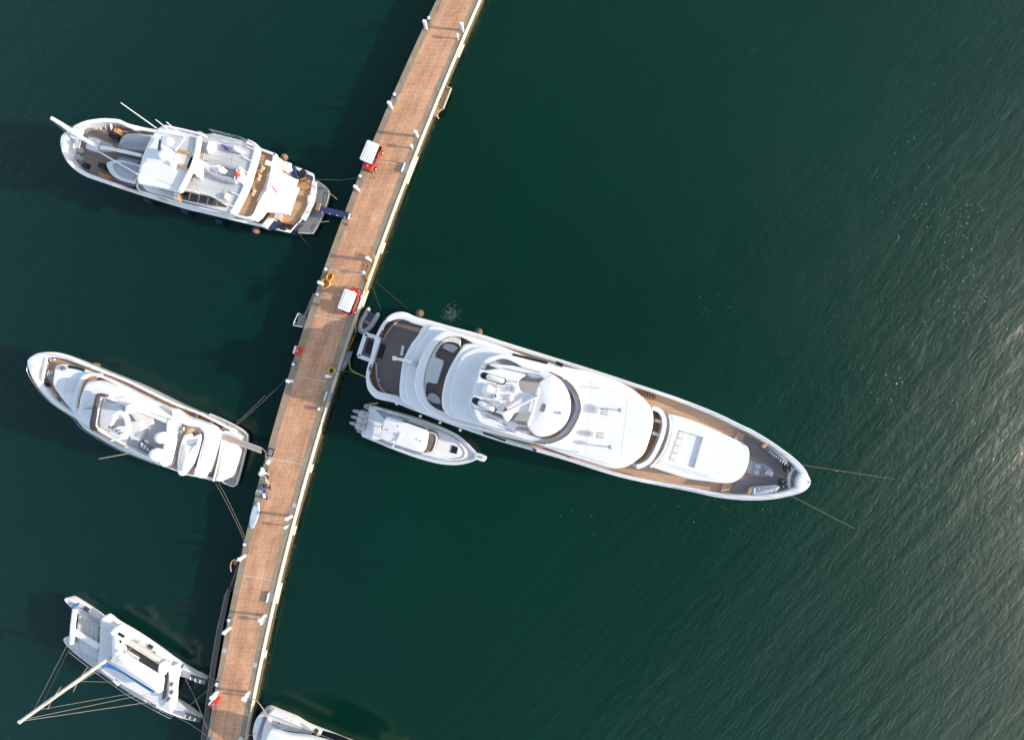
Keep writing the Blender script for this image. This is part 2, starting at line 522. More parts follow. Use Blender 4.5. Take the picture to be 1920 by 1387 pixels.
single("water", MB().add([(-S, -S, 0), (S, -S, 0), (S, S, 0), (-S, S, 0)], [[0, 1, 2, 3]]), M["water"], kind="structure")
sb = MB().add([(-S, -S, -9), (S, -S, -9), (S, S, -9), (-S, S, -9)], [[0, 1, 2, 3]])
single("seabed", sb, M["algae"], kind="structure")

# ------------------------------------------------------------------ pier
PZ = 1.6
LE = [(817,0),(798.5,42),(791,55),(760,119),(733.5,185),(720,217),(700,259),(675,324),(656,374),(639,416),(615,481),(592,538),(577.5,588),(567.6,615),(552,664),(538,709),(516,787),(503,835),(489,894.5),(473,948),(460,1006),(447,1059.5),(433,1125),(425,1167),(405.7,1270),(391.6,1358),(388,1387)]
RE = [(898.6,0),(863.4,76.7),(835,141),(809,215),(773.7,297),(756,339),(734,400),(709,462.6),(690,525),(670,577),(657,617),(643,664),(630,703),(616,747),(603.6,787),(597,805),(579.6,863),(567,908.7),(551,971),(538,1016),(519,1091),(503.6,1167),(484,1248),(470,1319),(460,1387)]
BL = [(829.8,0),(799,66),(760,150),(740,194),(731,223),(709.5,269),(687.6,322),(667,375),(646,431),(624,497),(599,566),(574,637),(555,700),(533,778),(517,830),(490,932),(474.7,995),(456.7,1083),(439.5,1153),(433,1178),(418,1270),(407,1314),(402.6,1355),(397,1387)]
BR = [(887.7,0),(860,62.6),(832,130),(796,214),(769,288),(748.7,333),(712.7,417),(688.6,481),(668,541),(649.5,617),(624,672),(603.6,726),(586,804),(567,869.5),(545,951),(530,1001.6),(508,1091),(496,1142),(488.6,1170),(473,1264),(455.8,1339),(448,1387)]
def edge(pts):
    c = np.polyfit([(p[1] - 700) / 700 for p in pts], [p[0] for p in pts], 3)
    def f(y):
        t = (y - 700) / 700; tt = max(-1.0, min(1.0, t))
        v = np.polyval(c, tt)
        if t != tt: v += np.polyval(np.polyder(c), tt) * (t - tt)
        return float(v)
    return f
fLE, fRE, fBL, fBR = edge(LE), edge(RE), edge(BL), edge(BR)
YS = list(range(-420, 1830, 30))
def pl(f, z, off=0.0): return [P(f(y) + off, y, z) for y in YS]
pier = thing("pier", "long brick paved concrete pier crossing the green water", "pier", P(610, 690, 0))
l0, r0 = pl(fLE, PZ), pl(fRE, PZ)
mb = MB()
lw = [Vector((p.x, p.y, -3)) for p in l0]
mb.loft([lw, [p - Vector((0, 0, .10)) for p in l0], [p + Vector((.05, -.02, 0)) for p in l0], r0], closed=False)
part("concrete_deck", mb, M["concrete"], pier)
def paver_mat():
    m = bpy.data.materials.new("brick_paving"); m.use_nodes = True
    nt = m.node_tree; N = nt.nodes; L = nt.links; b = N["Principled BSDF"]; b.inputs["Roughness"].default_value = .8
    b.inputs["Specular IOR Level"].default_value = .25
    uv = N.new("ShaderNodeUVMap"); uv.uv_map = "UVMap"
    def brick(w, h, mort, c1, c2, cm, off):
        k = N.new("ShaderNodeTexBrick"); k.offset = off; k.inputs["Scale"].default_value = 1; k.inputs["Brick Width"].default_value = w
        k.inputs["Row Height"].default_value = h; k.inputs["Mortar Size"].default_value = mort; k.inputs["Mortar Smooth"].default_value = .3
        k.inputs["Color1"].default_value = (*c1, 1); k.inputs["Color2"].default_value = (*c2, 1); k.inputs["Mortar"].default_value = (*cm, 1)
        L.new(uv.outputs[0], k.inputs["Vector"]); return k
    k = brick(.46, .46, .035, (.52, .285, .165), (.57, .32, .19), (.59, .365, .23), 0)
    k2 = brick(.115, .23, .012, (.88, .87, .87), (1.06, 1.06, 1.06), (1.0, 1.0, 1.0), .5)
    n = N.new("ShaderNodeTexNoise"); n.inputs["Scale"].default_value = .45; n.inputs["Detail"].default_value = 7; n.inputs["Roughness"].default_value = .7
    L.new(uv.outputs[0], n.inputs["Vector"])
    rp = N.new("ShaderNodeValToRGB"); e = rp.color_ramp.elements; e[0].position = .32; e[0].color = (.74, .73, .74, 1); e[1].position = .68; e[1].color = (1.14, 1.13, 1.10, 1)
    L.new(n.outputs["Fac"], rp.inputs[0])
    sp = N.new("ShaderNodeTexNoise"); sp.inputs["Scale"].default_value = 1.7; sp.inputs["Detail"].default_value = 3
    L.new(uv.outputs[0], sp.inputs["Vector"])
    rs = N.new("ShaderNodeValToRGB"); e = rs.color_ramp.elements; e[0].position = .24; e[0].color = (.62, .6, .6, 1); e[1].position = .36; e[1].color = (1, 1, 1, 1)
    L.new(sp.outputs["Fac"], rs.inputs[0])
    tr = N.new("ShaderNodeMapping"); tr.inputs["Scale"].default_value = (1.1, .09, 1); L.new(uv.outputs[0], tr.inputs["Vector"])
    tn = N.new("ShaderNodeTexNoise"); tn.inputs["Scale"].default_value = 1.0; tn.inputs["Detail"].default_value = 4; L.new(tr.outputs[0], tn.inputs["Vector"])
    rt = N.new("ShaderNodeValToRGB"); e = rt.color_ramp.elements; e[0].position = .35; e[0].color = (.84, .82, .82, 1); e[1].position = .62; e[1].color = (1.05, 1.05, 1.04, 1)
    L.new(tn.outputs["Fac"], rt.inputs[0])
    src = k.outputs["Color"]
    for o in (k2.outputs["Color"], rp.outputs[0], rs.outputs[0], rt.outputs[0]):
        mx = N.new("ShaderNodeMix"); mx.data_type = 'RGBA'; mx.blend_type = 'MULTIPLY'; mx.inputs[0].default_value = 1
        L.new(src, mx.inputs[6]); L.new(o, mx.inputs[7]); src = mx.outputs[2]
    L.new(src, b.inputs["Base Color"])
    return m
mb = MB(); a, b_ = pl(fBL, PZ + .008), pl(fBR, PZ + .008)
mid = [(p + q) / 2 for p, q in zip(a, b_)]
mb.loft([a, mid, b_], closed=False)
v = 0.0; n = len(YS)
for i in range(n):
    if i: v += (mid[i] - mid[i - 1]).length
    w = (b_[i] - a[i]).length
    mb.uv[i] = (-w / 2, v); mb.uv[n + i] = (0, v); mb.uv[2 * n + i] = (w / 2, v)
part("brick_paving", mb, paver_mat(), pier)
# sloping pale kerb along the open-water side, stained wall below it
r1 = [P(fRE(y) + 6.2, y, PZ - .5) for y in YS]
mb = MB().loft([[p + Vector((0, 0, -.06)) for p in r0], [p + Vector((0, 0, .05)) for p in r0], [p + Vector((.06, -.02, .05)) for p in r0], r1, [p - Vector((.03, 0, .12)) for p in r1]], closed=False)
part("kerb", mb, M["kerb"], pier)
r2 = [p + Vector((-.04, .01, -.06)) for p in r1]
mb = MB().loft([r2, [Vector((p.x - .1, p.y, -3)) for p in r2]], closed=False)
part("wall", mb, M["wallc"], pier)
# weed growing on the wall at the water line
rnd = random.Random(3); o1 = []; i1 = []
for k in range(0, 620):
    y = -120 + k * 2.6
    wob = 5 + 4.5 * (math.sin(y * .031) * .5 + .5) + rnd.uniform(-1.6, 2.4) + (rnd.random() < .06) * rnd.uniform(2, 6)
    i1.append(P(fRE(y) + 3, y, .012)); o1.append(P(fRE(y) + 6.5 + wob, y, .012))
part("weed_fringe", MB().loft([i1, o1], closed=False), M["algae"], pier)
# expansion joints across the paving
for y in (548, 592, 505, 300, 1078, 705, 860):
    ang = -.16
    x0, x1 = fBL(y), fBR(y + 8)
    mb = MB().bar(P(x0, y, PZ + .012), P(x1, y + (x1 - x0) * .17, PZ + .012), .07, .012)
    part("expansion_joint", mb, M["kerb"], pier)
# rubber and pale bulges on the kerb
for y0, y1 in ((84, 108), (294, 345), (455, 475), (545, 575), (870, 885), (985, 1002), (1092, 1130), (1218, 1232)):
    line = [P(fRE(y) + 8.0, y, PZ - .62) for y in np.linspace(y0, y1, 8)]
    part("rubbing_strip", MB().tube(line, .13, 8), M["kerb"], pier)

# ------------------------------------------------------------------ pier furniture (built at the origin, then copied)
def at0(name, label, cat, group): return thing(name, label, cat, (0, 0, 0), group)
LEFT_PED = [(799,54),(734,203),(672,357),(606,533),(548,714),(459,1041),(431,1176),(408,1295)]
RIGHT_PED = [(867,58),(782,256),(694,488),(620,705),(546,967),(497,1153),(466.5,1297)]
ped = at0("power_pedestal", "", "power pedestal", "white power pedestals along the pier")
part("base", MB().box((0, 0, 0), .36, .32, .08, r=.02), M["lgrey"], ped)
part("cabinet", MB().box((0, 0, .10), .30, .24, 1.05, r=.05), M["white"], ped)
part("cap", MB().box((0, 0, 1.152), .37, .31, .15, r=.06), M["white"], ped)
part("socket", MB().box((-.165, .06, .75), .05, .10, .14), M["navycloth"], ped)
part("socket", MB().box((-.165, -.07, .75), .05, .10, .14), M["navycloth"], ped)
side = lambda i, n: "nearest the top edge of the photo" if i == 0 else ("nearest the bottom edge of the photo" if i == n - 1 else None)
wl = ["beside the steel bollard, topmost on the left kerb", "second from the top on the left kerb", "below the red cart on the left kerb", "beside the orange coil on the left kerb", "just below the red box on the left kerb", "below the paddle board on the left kerb", "next to the dark floating walkway on the left kerb", "right above the red box at the bottom left kerb"]
wr = ["topmost on the right kerb", "above the first sign board on the right kerb", "inside the orange hose loop on the right kerb", "beside the yellow hose coil on the right kerb", "level with the paddle board on the right kerb", "just below the lowest sign board on the right kerb", "lowest on the right kerb by the cream boat"]
first = True
for pts, ws in ((LEFT_PED, wl), (RIGHT_PED, wr)):
    for (x, y), wtxt in zip(pts, ws):
        loc = P(x, y, PZ + .001); rz = math.atan2(-(fLE(y + 5) - fLE(y - 5)), 10) * -1 - .12 * 0 + R(-18)
        lab = "white power pedestal " + wtxt
        if first: ped.location = loc; ped.rotation_euler = (0, 0, R(-18)); ped["label"] = lab; first = False
        else: dup(ped, loc, R(-18), lab)
lamp = at0("lamp_bollard", "", "lamp", "low lamp bollards on the right kerb")
part("post", MB().lathe((0, 0, 0), [(.13, 0), (.13, .04), (.07, .06), (.065, .52)], 12), M["lgrey"], lamp)
part("lamp_head", MB().lathe((0, 0, .52), [(.09, 0), (.17, .05), (.165, .24), (.10, .33), (.03, .36)], 14), M["white"], lamp)
LB = [(858.5,74,"topmost on the right kerb"),(773,278,"across from the red cart on the brick pier"),(684.5,513,"by the end of the orange hose loop"),(539.6,985,"below the pedestal by the paddle board"),(495,1162,"touching the pedestal below the lowest sign board"),(465,1304,"lowest on the right kerb near the cream boat")]
for i, (x, y, t) in enumerate(LB):
    lab = "short white lamp bollard " + t
    if i == 0: lamp.location = P(x, y, PZ + .001); lamp["label"] = lab
    else: dup(lamp, P(x, y, PZ + .001), 0, lab)
bol = at0("mooring_bollard", "", "bollard", "steel mooring bollards along the kerbs")
part("base_plate", MB().box((0, 0, 0), .62, .55, .05, r=.02), M["steelplate"], bol)
part("post", MB().lathe((0, 0, .05), [(.20, 0), (.17, .06), (.15, .25), (.17, .30), (.20, .33), (.21, .38)], 16), M["dgrey"], bol)
part("cap", MB().lathe((0, 0, .43), [(.16, 0), (.15, .06), (.10, .10), (.02, .12)], 16), M["white"], bol)
BB = [(805,39,"topmost on the left kerb"),(741,181,"second from the top on the left kerb"),(677,333,"holding the stern line of the navy yacht"),(613,506,"just above the orange hose coil"),(597,553,"below the pedestal with the orange coil"),(553,683,"between the red box and the pedestal, left kerb"),(462,1018,"below the paddle board, with two stern lines"),(432.5,1159,"beside the pedestal by the dark walkway"),(410,1278,"where the catamaran's upper line ends"),(394,1385,"lowest on the left kerb, catamaran's lower line"),(600,766,"on the right kerb below the middle sign board")]
for i, (x, y, t) in enumerate(BB):
    lab = "white capped steel bollard " + t
    if i == 0: bol.location = P(x, y, PZ + .001); bol.rotation_euler = (0, 0, R(-20)); bol["label"] = lab
    else: dup(bol, P(x, y, PZ + .001), R(-20), lab)
# service lids set in the kerb
for x, y, t in ((754,149,"near the top left pedestals"),(820.5,166,"beside the wooden boarding ladder"),(551.5,947,"above the pedestal across from the paddle board"),(420.5,1219,"on the left kerb by the dark walkway"),(477.5,1246,"low on the right kerb between two pedestals"),(507,859,"just below the black framed hatch"),(551,684,"under the bollard by the red box")):
    if t.startswith("under"): continue
    single("service_lid", MB().box(P(x, y, PZ), .42, .42, .03, R(-20), r=.015), M["steelplate" if y < 400 else "lgrey"], "small square grey service lid " + t, "lid", "service lids in the kerb")
# sign boards: two posts, a panel and a steel foot plate
sg = at0("sign_board", "", "sign board", "sign boards on posts along the right kerb")
part("foot_plate", MB().box((.12, 0, 0), .85, .95, .03, r=.01), M["steelplate"], sg)
for s_ in (-1, 1): part("post", MB().tube([(0, s_ * .52, .03), (0, s_ * .52, 1.2)], .025, 8), M["steel"], sg)
part("panel", MB().box((-.03, 0, .03), .045, .95, .20), M["white2"], sg)
part("panel_frame", MB().bar((-.03, -.5, .25), (-.03, .5, .25), .09, .04), M["white"], sg)
for i, (x, y, t) in enumerate(((757,315,"across the pier from the first red cart"),(612,742,"in the superyacht's shade on the right kerb"),(504,1118,"above the pedestal low on the right kerb"))):
    ang = R((-22, -19, -13)[i]); lab = "white sign board on two thin posts " + t
    if i == 0: sg.location = P(x, y, PZ + .001); sg.rotation_euler = (0, 0, ang); sg["label"] = lab
    else: dup(sg, P(x, y, PZ + .001), ang, lab)
# hatch with black frame
h = thing("deck_hatch", "black framed hatch by the gangway of the white motor yacht", "hatch", P(507.6, 847.5, PZ))
hc = P(507.6, 847.5, PZ)
part("frame", MB().box(hc, .62, .80, .10, R(-15), r=.02), M["black"], h)
part("lid", MB().box(hc + Vector((0, 0, .10)), .40, .58, .03, R(-15), r=.01), M["steelplate"], h)
# fire cabinets
fc = at0("fire_cabinet", "", "fire cabinet", "red and white fire cabinets on the left kerb")
part("cabinet", MB().box((.16, 0, 0), .36, .78, .8, r=.03), M["red"], fc)
part("panel", MB().box((-.13, 0, 0), .22, .78, .76, r=.03), M["white"], fc)
part("handle", MB().bar((.16, -.12, .83), (.16, .12, .83), .05, .05), M["white"], fc)
for i, (x, y, t) in enumerate(((560,657,"red fire cabinet with white back, on the shaded part of the pier"),(405,1309,"red fire cabinet with white back, at the bottom by the catamaran"))):
    if i == 0: fc.location = P(x, y, PZ); fc.rotation_euler = (0, 0, R(-17)); fc["label"] = t
    else: dup(fc, P(x, y, PZ), R(-40), t)

# ------------------------------------------------------------------ utility carts
def make_cart(label, loc, ang):
    t = at0("utility_cart", label, "cart", "red utility carts on the pier")
    b = MB().box((0, 0, .32), 2.5, 1.06, .22, r=.06)
    b.slab([Vector((x, y, .92)) for x, y in ((.62, -.54), (1.30, -.50), (1.34, 0), (1.30, .50), (.62, .54))], .5, r=.12)
    b.box((-.45, 0, .54), .62, 1.10, .22, r=.05)
    b.box((-1.22, 0, .54), .06, 1.16, .24); b.box((-.92, .56, .54), .62, .05, .22); b.box((-.92, -.56, .54), .62, .05, .22)
    part("body", b, M["red"], t)
    part("cargo_bed", MB().box((-.93, 0, .545), .56, 1.04, .02), M["black"], t)
    s1 = part("seat", MB().box((-.35, 0, .77), .52, 1.04, .13, r=.05), M["black"], t)
    part("backrest", MB().box((-.64, 0, .88), .12, 1.04, .42, r=.05), M["black"], t)
    part("floor", MB().box((.28, 0, .545), .68, 1.0, .03), M["dgrey"], t)
    rf = MB().slab([Vector((x, y, 1.95)) for x, y in ((-1.06, -.54), (-.98, -.63), (.90, -.63), (.98, -.54), (.98, .54), (.90, .63), (-.98, .63), (-1.06, .54))], 1.86, r=.05, dome=.03)
    rf = part("roof", rf, M["white"], t)
    ribs = MB()
    for y in (-.32, -.1, .12, .34): ribs.box((0, y, 1.945), 1.7, .08, .05, r=.02)
    part("rib", ribs, M["white"], rf)
    for x, y in ((-.85, -.5), (-.85, .5), (.78, -.5), (.86, .5)): part("roof_post", MB().tube([(x, y, .55), (x * .97, y, 1.88)], .025, 8), M["black"], t)
    part("windscreen", MB().bar((.82, -.45, 1.25), (.82, .45, 1.25), .02, .5), M["tint"], t)
    for x, y in ((-.85, -.55), (-.85, .55), (.88, -.55), (.88, .55)):
        wh = part("wheel", MB().lathe((x, y - .09, .24), [(.10, 0), (.22, .01), (.24, .05), (.24, .13), (.22, .17), (.10, .18)], 18, axis=(0, 1, 0)), M["black"], t)
        part("rim", MB().lathe((x, y - .1, .24), [(.02, 0), (.11, .005), (.11, .195), (.02, .2)], 12, axis=(0, 1, 0)), M["white"], wh)
    part("steering_wheel", MB().tube([Vector((.38 + .05 * math.sin(k), .26 + .17 * math.cos(k), 1.02 + .15 * math.sin(k))) for k in [2 * math.pi * i / 16 for i in range(16)]], .015, 6, closed=True), M["black"], t)
    for s_ in (-1, 1): part("headlight", MB().ell((1.325, .34 * s_, .72), .04, .08, .06), M["lgrey"], t)
    part("bumper", MB().bar((1.40, -.5, .40), (1.40, .5, .40), .08, .1), M["black"], t)
    part("number_plate", MB().box((1.02, 0, .925), .12, .2, .01), M["white"], t)
    t.location = loc; t.rotation_euler = (0, 0, ang)
    return t
make_cart("red utility cart with white ribbed roof parked in the sun near the navy yacht", P(701, 299, PZ), math.atan2(-440, -183))
make_cart("red utility cart with white ribbed roof parked in the shade beside the grey dinghy", P(661, 567, PZ), math.atan2(357, 137))

# ------------------------------------------------------------------ hoses, coils, ropes
def rope(name, pts, r, m, label, cat="rope", group=None, sag=0.0, n=6):
    q = []
    for (a, b) in zip(pts, pts[1:]):
        for k in range(8):
            t = k / 8; p = a.lerp(b, t); p.z -= sag * 4 * t * (1 - t) * (1 if len(pts) == 2 else 0); q.append(p)
    q.append(pts[-1].copy())
    return single(name, MB().tube(q, r * .5, n), m, label, cat, group)
def coil(c, rx, ry, ang, turns, z, r, wob=.12, seed=1):
    rn = random.Random(seed); pts = []
    for k in range(turns * 20):
        t = 2 * math.pi * k / 20; s = 1 + wob * math.sin(k * .31 + seed) + rn.uniform(-.03, .03)
        x, y = rx * s * math.cos(t), ry * s * math.sin(t)
        pts.append(Vector((c.x + x * math.cos(ang) - y * math.sin(ang), c.y + x * math.sin(ang) + y * math.cos(ang), z + .012 * k / 4)))
    return pts
mb = MB().tube(coil(P(619, 520, PZ), .28, .42, R(-25), 5, PZ + .05, .03, seed=2), .028, 6)
mb.tube(coil(P(613, 532.5, PZ), .40, .46, R(-25), 6, PZ + .05, .03, seed=5), .028, 6)
single("hose_coil", mb, M["hose"], "orange hose coiled in a figure of eight by the left kerb", "hose")
lp = [(687,488),(692,477),(699,476),(703,483),(700,497),(695,508),(690,518),(688,528)]
mb = MB()
for dx, dy, h0 in ((0, 0, .6), (1.2, 1.5, .5), (-1, 1, .4)):
    mb.tube([P(x + dx, y + dy, PZ + h0 * max(.12, 1 - abs(k - 2) / 5)) for k, (x, y) in enumerate(sm(lp, 4, False)) for k in (k / 4,)], .024, 6)
lp = [(688,489),(685,498),(684,506),(686,516),(689,527)]
mb.tube([P(x, y, PZ + .12) for x, y in sm(lp, 4, False)], .024, 6)
mb.tube([P(x, y, PZ + .1) for x, y in sm([(690,492),(694,500),(692,503),(687,501)], 4, False)], .03, 6)
single("hose", mb, M["hose"], "orange hose looped over the pedestal on the right kerb", "hose")
mb = MB().tube(coil(P(623, 694, PZ), .30, .30, 0, 7, PZ + .05, .04, seed=3, wob=.2), .045, 6)
single("hose_coil", mb, M["yhose"], "round yellow hose coil beside the superyacht's stern", "hose")
yh = [(689,527,PZ),(686,545,1.5),(680,562,1.0),(673,585,.9),(667,608,.8),(666.5,622,.7),(660,640,.6),(653,657,.6),(656,672,.6),(656,690,.7),(668,699,1.2),(687,707,2.2)]
q = sm([(a, b) for a, b, c in yh], 5, False); z = np.interp(np.linspace(0, 1, len(q)), np.linspace(0, 1, len(yh)), [c for _, _, c in yh])
single("hose", MB().tube([P(x, y, float(k)) for (x, y), k in zip(q, z)], .06, 6), M["yhose"], "long yellow hose hanging along the pier wall to the superyacht's stern", "hose")
rope("mooring_line", [P(629, 696, PZ + .1), P(650, 695.5, PZ - .3), P(687, 706, 2.4)], .05, M["rope"], "tan stern line from the yellow coil to the superyacht", group="mooring lines")
rope("mooring_line", [P(696, 531, 1.3), P(714, 580, .1)], .028, M["rope"], "thin line from the hose loop down beside the dinghy", group="mooring lines")
rope("mooring_line", [P(703, 527, 1.2), P(770, 583, .3)], .022, M["rope"], "faint line running to the superyacht's upper quarter", group="mooring lines")
rope("mooring_line", [P(591, 336.5, 1.8), P(640, 338, 1.4), P(675, 333, PZ + .35)], .04, M["rope"], "stern line of the navy yacht to its bollard", group="mooring lines", sag=.1)
rope("mooring_line", [P(559, 437, 1.2), P(584, 466, .05)], .03, M["rope"], "line dropping into the water below the navy yacht's corner", group="mooring lines")
rope("mooring_line", [P(436, 800, 1.5), P(497, 741, PZ)], .03, M["lrope"], "upper stern line of the white motor yacht, first of its pair", group="mooring lines", sag=.2)
rope("mooring_line", [P(439, 801, 1.5), P(541, 706, PZ)], .025, M["lrope"], "upper stern line of the white motor yacht, the longer one", group="mooring lines", sag=.3)
rope("mooring_line", [P(404, 905, 1.6), P(459, 1016, PZ + .3)], .035, M["lrope"], "lower stern line of the white motor yacht, left one of two", group="mooring lines", sag=.2)
rope("mooring_line", [P(410, 905, 1.6), P(462, 1014, PZ + .3)], .035, M["lrope"], "lower stern line of the white motor yacht, right one of two", group="mooring lines", sag=.2)
rope("mooring_line", [P(1499, 870.5, 4.6), P(1677, 898, .03)], .05, M["rope"], "anchor line with a dark float ahead of the superyacht", group="anchor lines of the superyacht")
rope("mooring_line", [P(1479, 927, 4.6), P(1603, 991, .03)], .05, M["rope"], "lower anchor line slanting from the superyacht's bow", group="anchor lines of the superyacht")
single("float", MB().ell(P(1565, 882, 2.9), .35, .12, .12, R(-10)), M["black"], "small dark float on the superyacht's anchor line", "float")
rope("mooring_line", [P(364, 1254, 1.4), P(408, 1279, PZ + .35)], .035, M["lrope"], "catamaran stern line to the bollard above the red box", group="mooring lines", sag=.15)
rope("mooring_line", [P(348, 1272, 1.2), P(388, 1366, PZ)], .04, M["lrope"], "catamaran stern line crossing down to the lower kerb", group="mooring lines", sag=.15)
rope("mooring_line", [P(349, 1327, 1.2), P(404, 1282, PZ + .3)], .035, M["lrope"], "catamaran stern line crossing up to the bollard", group="mooring lines", sag=.15)
rope("mooring_line", [P(330, 1343, 1.2), P(389, 1380, PZ + .3)], .035, M["lrope"], "catamaran outermost line to the lowest bollard", group="mooring lines", sag=.15)
cb = [(476,1310,1.5),(484,1316,1.9),(494,1330,2.2),(501,1345,2.3),(508,1356,2.4)]
q = sm([(a, b) for a, b, c in cb], 4, False); z = np.interp(np.linspace(0, 1, len(q)), np.linspace(0, 1, len(cb)), [c for _, _, c in cb])
single("shore_cable", MB().tube([P(x, y, float(k)) for (x, y), k in zip(q, z)], .05, 6), mat("pink_cable", (.5, .3, .28), .5), "pinkish shore power cable curving to the boat at the bottom", "cable")
rope("mooring_line", [P(455, 1387, PZ + .4), P(466, 1378, PZ + .2), P(480, 1375, 2.0)], .045, M["yhose"], "yellow line to the boat at the bottom edge", group="mooring lines")
mbp = MB().box(P(449, 1388, PZ), .4, .9, .5, R(-35), r=.06)
single("dock_box", mbp, M["white2"], "white box at the bottom edge of the pier", "box")

# ------------------------------------------------------------------ clutter on the left kerb
cl = MB()
for i, (x, y, h) in enumerate(((490,886,.5),(495,889,.35),(499,891,.25),(492,881,.3),(489,889,.4))):
    cl.ell(P(x, y, PZ + h * .45), .26 + .05 * (i % 2), .20, h * .5, R(37 * i))
single("bag_heap", cl, M["cloth"], "heap of white bags and cloths below the gangway on the left kerb", "bags")
hp = [(492,840,1.9),(498,848,1.75),(498,856,1.68),(503,863,1.66),(498,868,1.66),(499,880,1.66),(495,871,1.68),(497,864,1.68),(503,878,1.66),(501,886,1.68)]
q = sm([(a, b) for a, b, c in hp], 5, False); z = np.interp(np.linspace(0, 1, len(q)), np.linspace(0, 1, len(hp)), [c for _, _, c in hp])
single("hose", MB().tube([P(x, y, float(k)) for (x, y), k in zip(q, z)], .045, 6), M["lrope"], "pale hose lying tangled between gangway and white bags", "hose")
single("dock_box", MB().box(P(486.5, 922, PZ), .5, .5, .35, R(-16), r=.04), M["lgrey"], "small grey box beside the blue motor scooter", "box")
single("dock_box", MB().box(P(503, 866, PZ), .35, .45, .25, R(-16), r=.04), M["white2"], "small pale box by the tangled hose", "box")
def two_wheeler(name, label, cat, loc, ang, L, cbody, cseat, fat):
    t = at0(name, label, cat, None)
    for x in (-L * .36, L * .36):
        part("wheel", MB().lathe((x, -fat / 2, .26), [(.20, 0), (.26, .01), (.26, fat - .01), (.20, fat)], 18, axis=(0, 1, 0)), M["black"], t)
    b = MB()
    if fat > .08:
        b.slab([Vector((x, y, .52)) for x, y in ((-.55, -.14), (-.1, -.12), (-.1, .12), (-.55, .14))], .26, r=.06)
        b.box((.05, 0, .22), .42, .26, .07, r=.03)
        b.slab([Vector((x, y, .85)) for x, y in ((.28, -.16), (.42, -.12), (.42, .12), (.28, .16))], .28, r=.04)
        b.ell((L * .36, 0, .50), .24, .08, .08)
    else:
        w1, w2, c, s, hd = (-L * .36, 0, .26), (L * .36, 0, .26), (-.05, 0, .26), (-.16, 0, .75), (L * .28, 0, .78)
        for a, b2 in ((w1, c), (c, s), (s, hd), (hd, w2), (c, hd), (w1, s)): b.tube([a, b2], .02, 6)
    part("frame", b, cbody, t)
    part("seat", MB().box((-.32 if fat > .08 else -.17, 0, .55 if fat > .08 else .78), .5 if fat > .08 else .26, .24 if fat > .08 else .13, .09, r=.04), cseat, t)
    part("handlebar", MB().tube([(L * .22, -.30, .95), (L * .27, -.1, .98), (L * .27, .1, .98), (L * .22, .30, .95)], .022, 6), M["steel"], t)
    t.location = loc; t.rotation_euler = (0, 0, ang)
two_wheeler("motor_scooter", "blue and white motor scooter parked beside a small grey box", "scooter", P(498, 921, PZ), math.atan2(1, -.28), 1.5, mat("scooter_blue", (.05, .06, .33), .3), M["white"], .12)
two_wheeler("bicycle", "bicycle leaning by the white bags on the kerb", "bicycle", P(505.5, 902, PZ), math.atan2(1, -.2), 1.5, M["white"], M["black"], .04)
for x, y, t in ((657, 404, "just right of the navy gangway's end"), (651, 421, "below the navy gangway's end"), (652, 399, "above the navy gangway's end")):
    c = P(x, y, PZ); mb = MB().bar(c + Vector((-.18, .14, .10)), c + Vector((.18, -.14, .10)), .07, .06)
    mb.lathe(c, [(.10, 0), (.06, .08)], 8)
    single("cleat", mb, M["dgrey"], "dark dock cleat " + t, "cleat", "dock cleats by the navy gangway")
# paddle board lying along the kerb
bl = [(483.5,941),(485.5,944),(486,955),(484,968),(479,981),(474,990.5),(470,990),(467.5,983),(468.5,970),(472,956),(477,946)]
t = thing("paddle_board", "pale blue paddle board lying along the left kerb", "paddle board", P(477, 965, PZ))
part("board", MB().slab(W(bl, PZ + .22), PZ + .08, r=.06), mat("board_pale_blue", (.42, .50, .58), .4, .04), t)
part("deck_pad", MB().slab(C([(471,974),(478,975),(475,984),(471,983)], PZ + .235), PZ + .21, r=.0), mat("pad_blue", (.34, .43, .52), .8), t)
part("fin", MB().box(P(481.5, 947, PZ + .22), .10, .14, .10, R(-20)), M["dgrey"], t)

# ------------------------------------------------------------------ floating docks, ladders
def dock(name, poly, z, label, m, cat="dock", fend=True):
    t = thing(name, label, cat, P(poly[0][0], poly[0][1], 0))
    part("deck", MB().slab(C(poly, z), z - .18, r=.03), m, t)
    q = inset(ccw(C(poly, z - .18)), .18)
    part("float", MB().slab(q, -.4, r=.04), M["dgrey"], t)
    return t
t = dock("floating_dock", [(587,549),(594,552),(574,592),(572,612),(556,611),(560,588),(570,590)], .7, "grey floating dock with a white rail beside the shaded pier", M["steelplate"])
part("handrail", rail(MB(), C([(565,589),(557,606),(556,611),(572,614)], .7), .9, .035, 1.0), M["white"], t)
t = dock("floating_dock", [(443,1059),(449,1060),(433,1103),(424,1146),(415,1190),(405,1250),(394,1330),(388,1400),(380,1470),(368,1470),(376,1400),(385,1330),(397,1240),(408,1175),(420,1115),(427,1103),(432,1104)], .6, "long dark floating walkway along the lower left pier side", M["dock"])
part("edge_beam", MB().wall(C([(427,1103),(408,1175),(397,1240),(385,1330),(376,1400)], .66), .42, .10), M["concrete"], t)
t = thing("boarding_ladder", "small wooden ladder with curved rail above the dark walkway", "ladder", P(440, 1056, 0))
part("handrail", MB().tube(W([(447,1052),(440,1049),(434,1053),(432,1062),(433.5,1071)], 1.5, 3, False), .06, 8), M["wood"], t)
part("step", MB().slab(C([(440,1050),(447,1052),(443,1058),(437,1058)], 1.0), .9, r=.02), M["wood"], t)
part("post", MB().tube([P(434, 1054, .2), P(434, 1054, 1.5)], .05, 6), M["wood"], t)
t = thing("boarding_steps", "weathered wooden boarding steps hung on the right side of the pier", "steps", P(832, 190, 0))
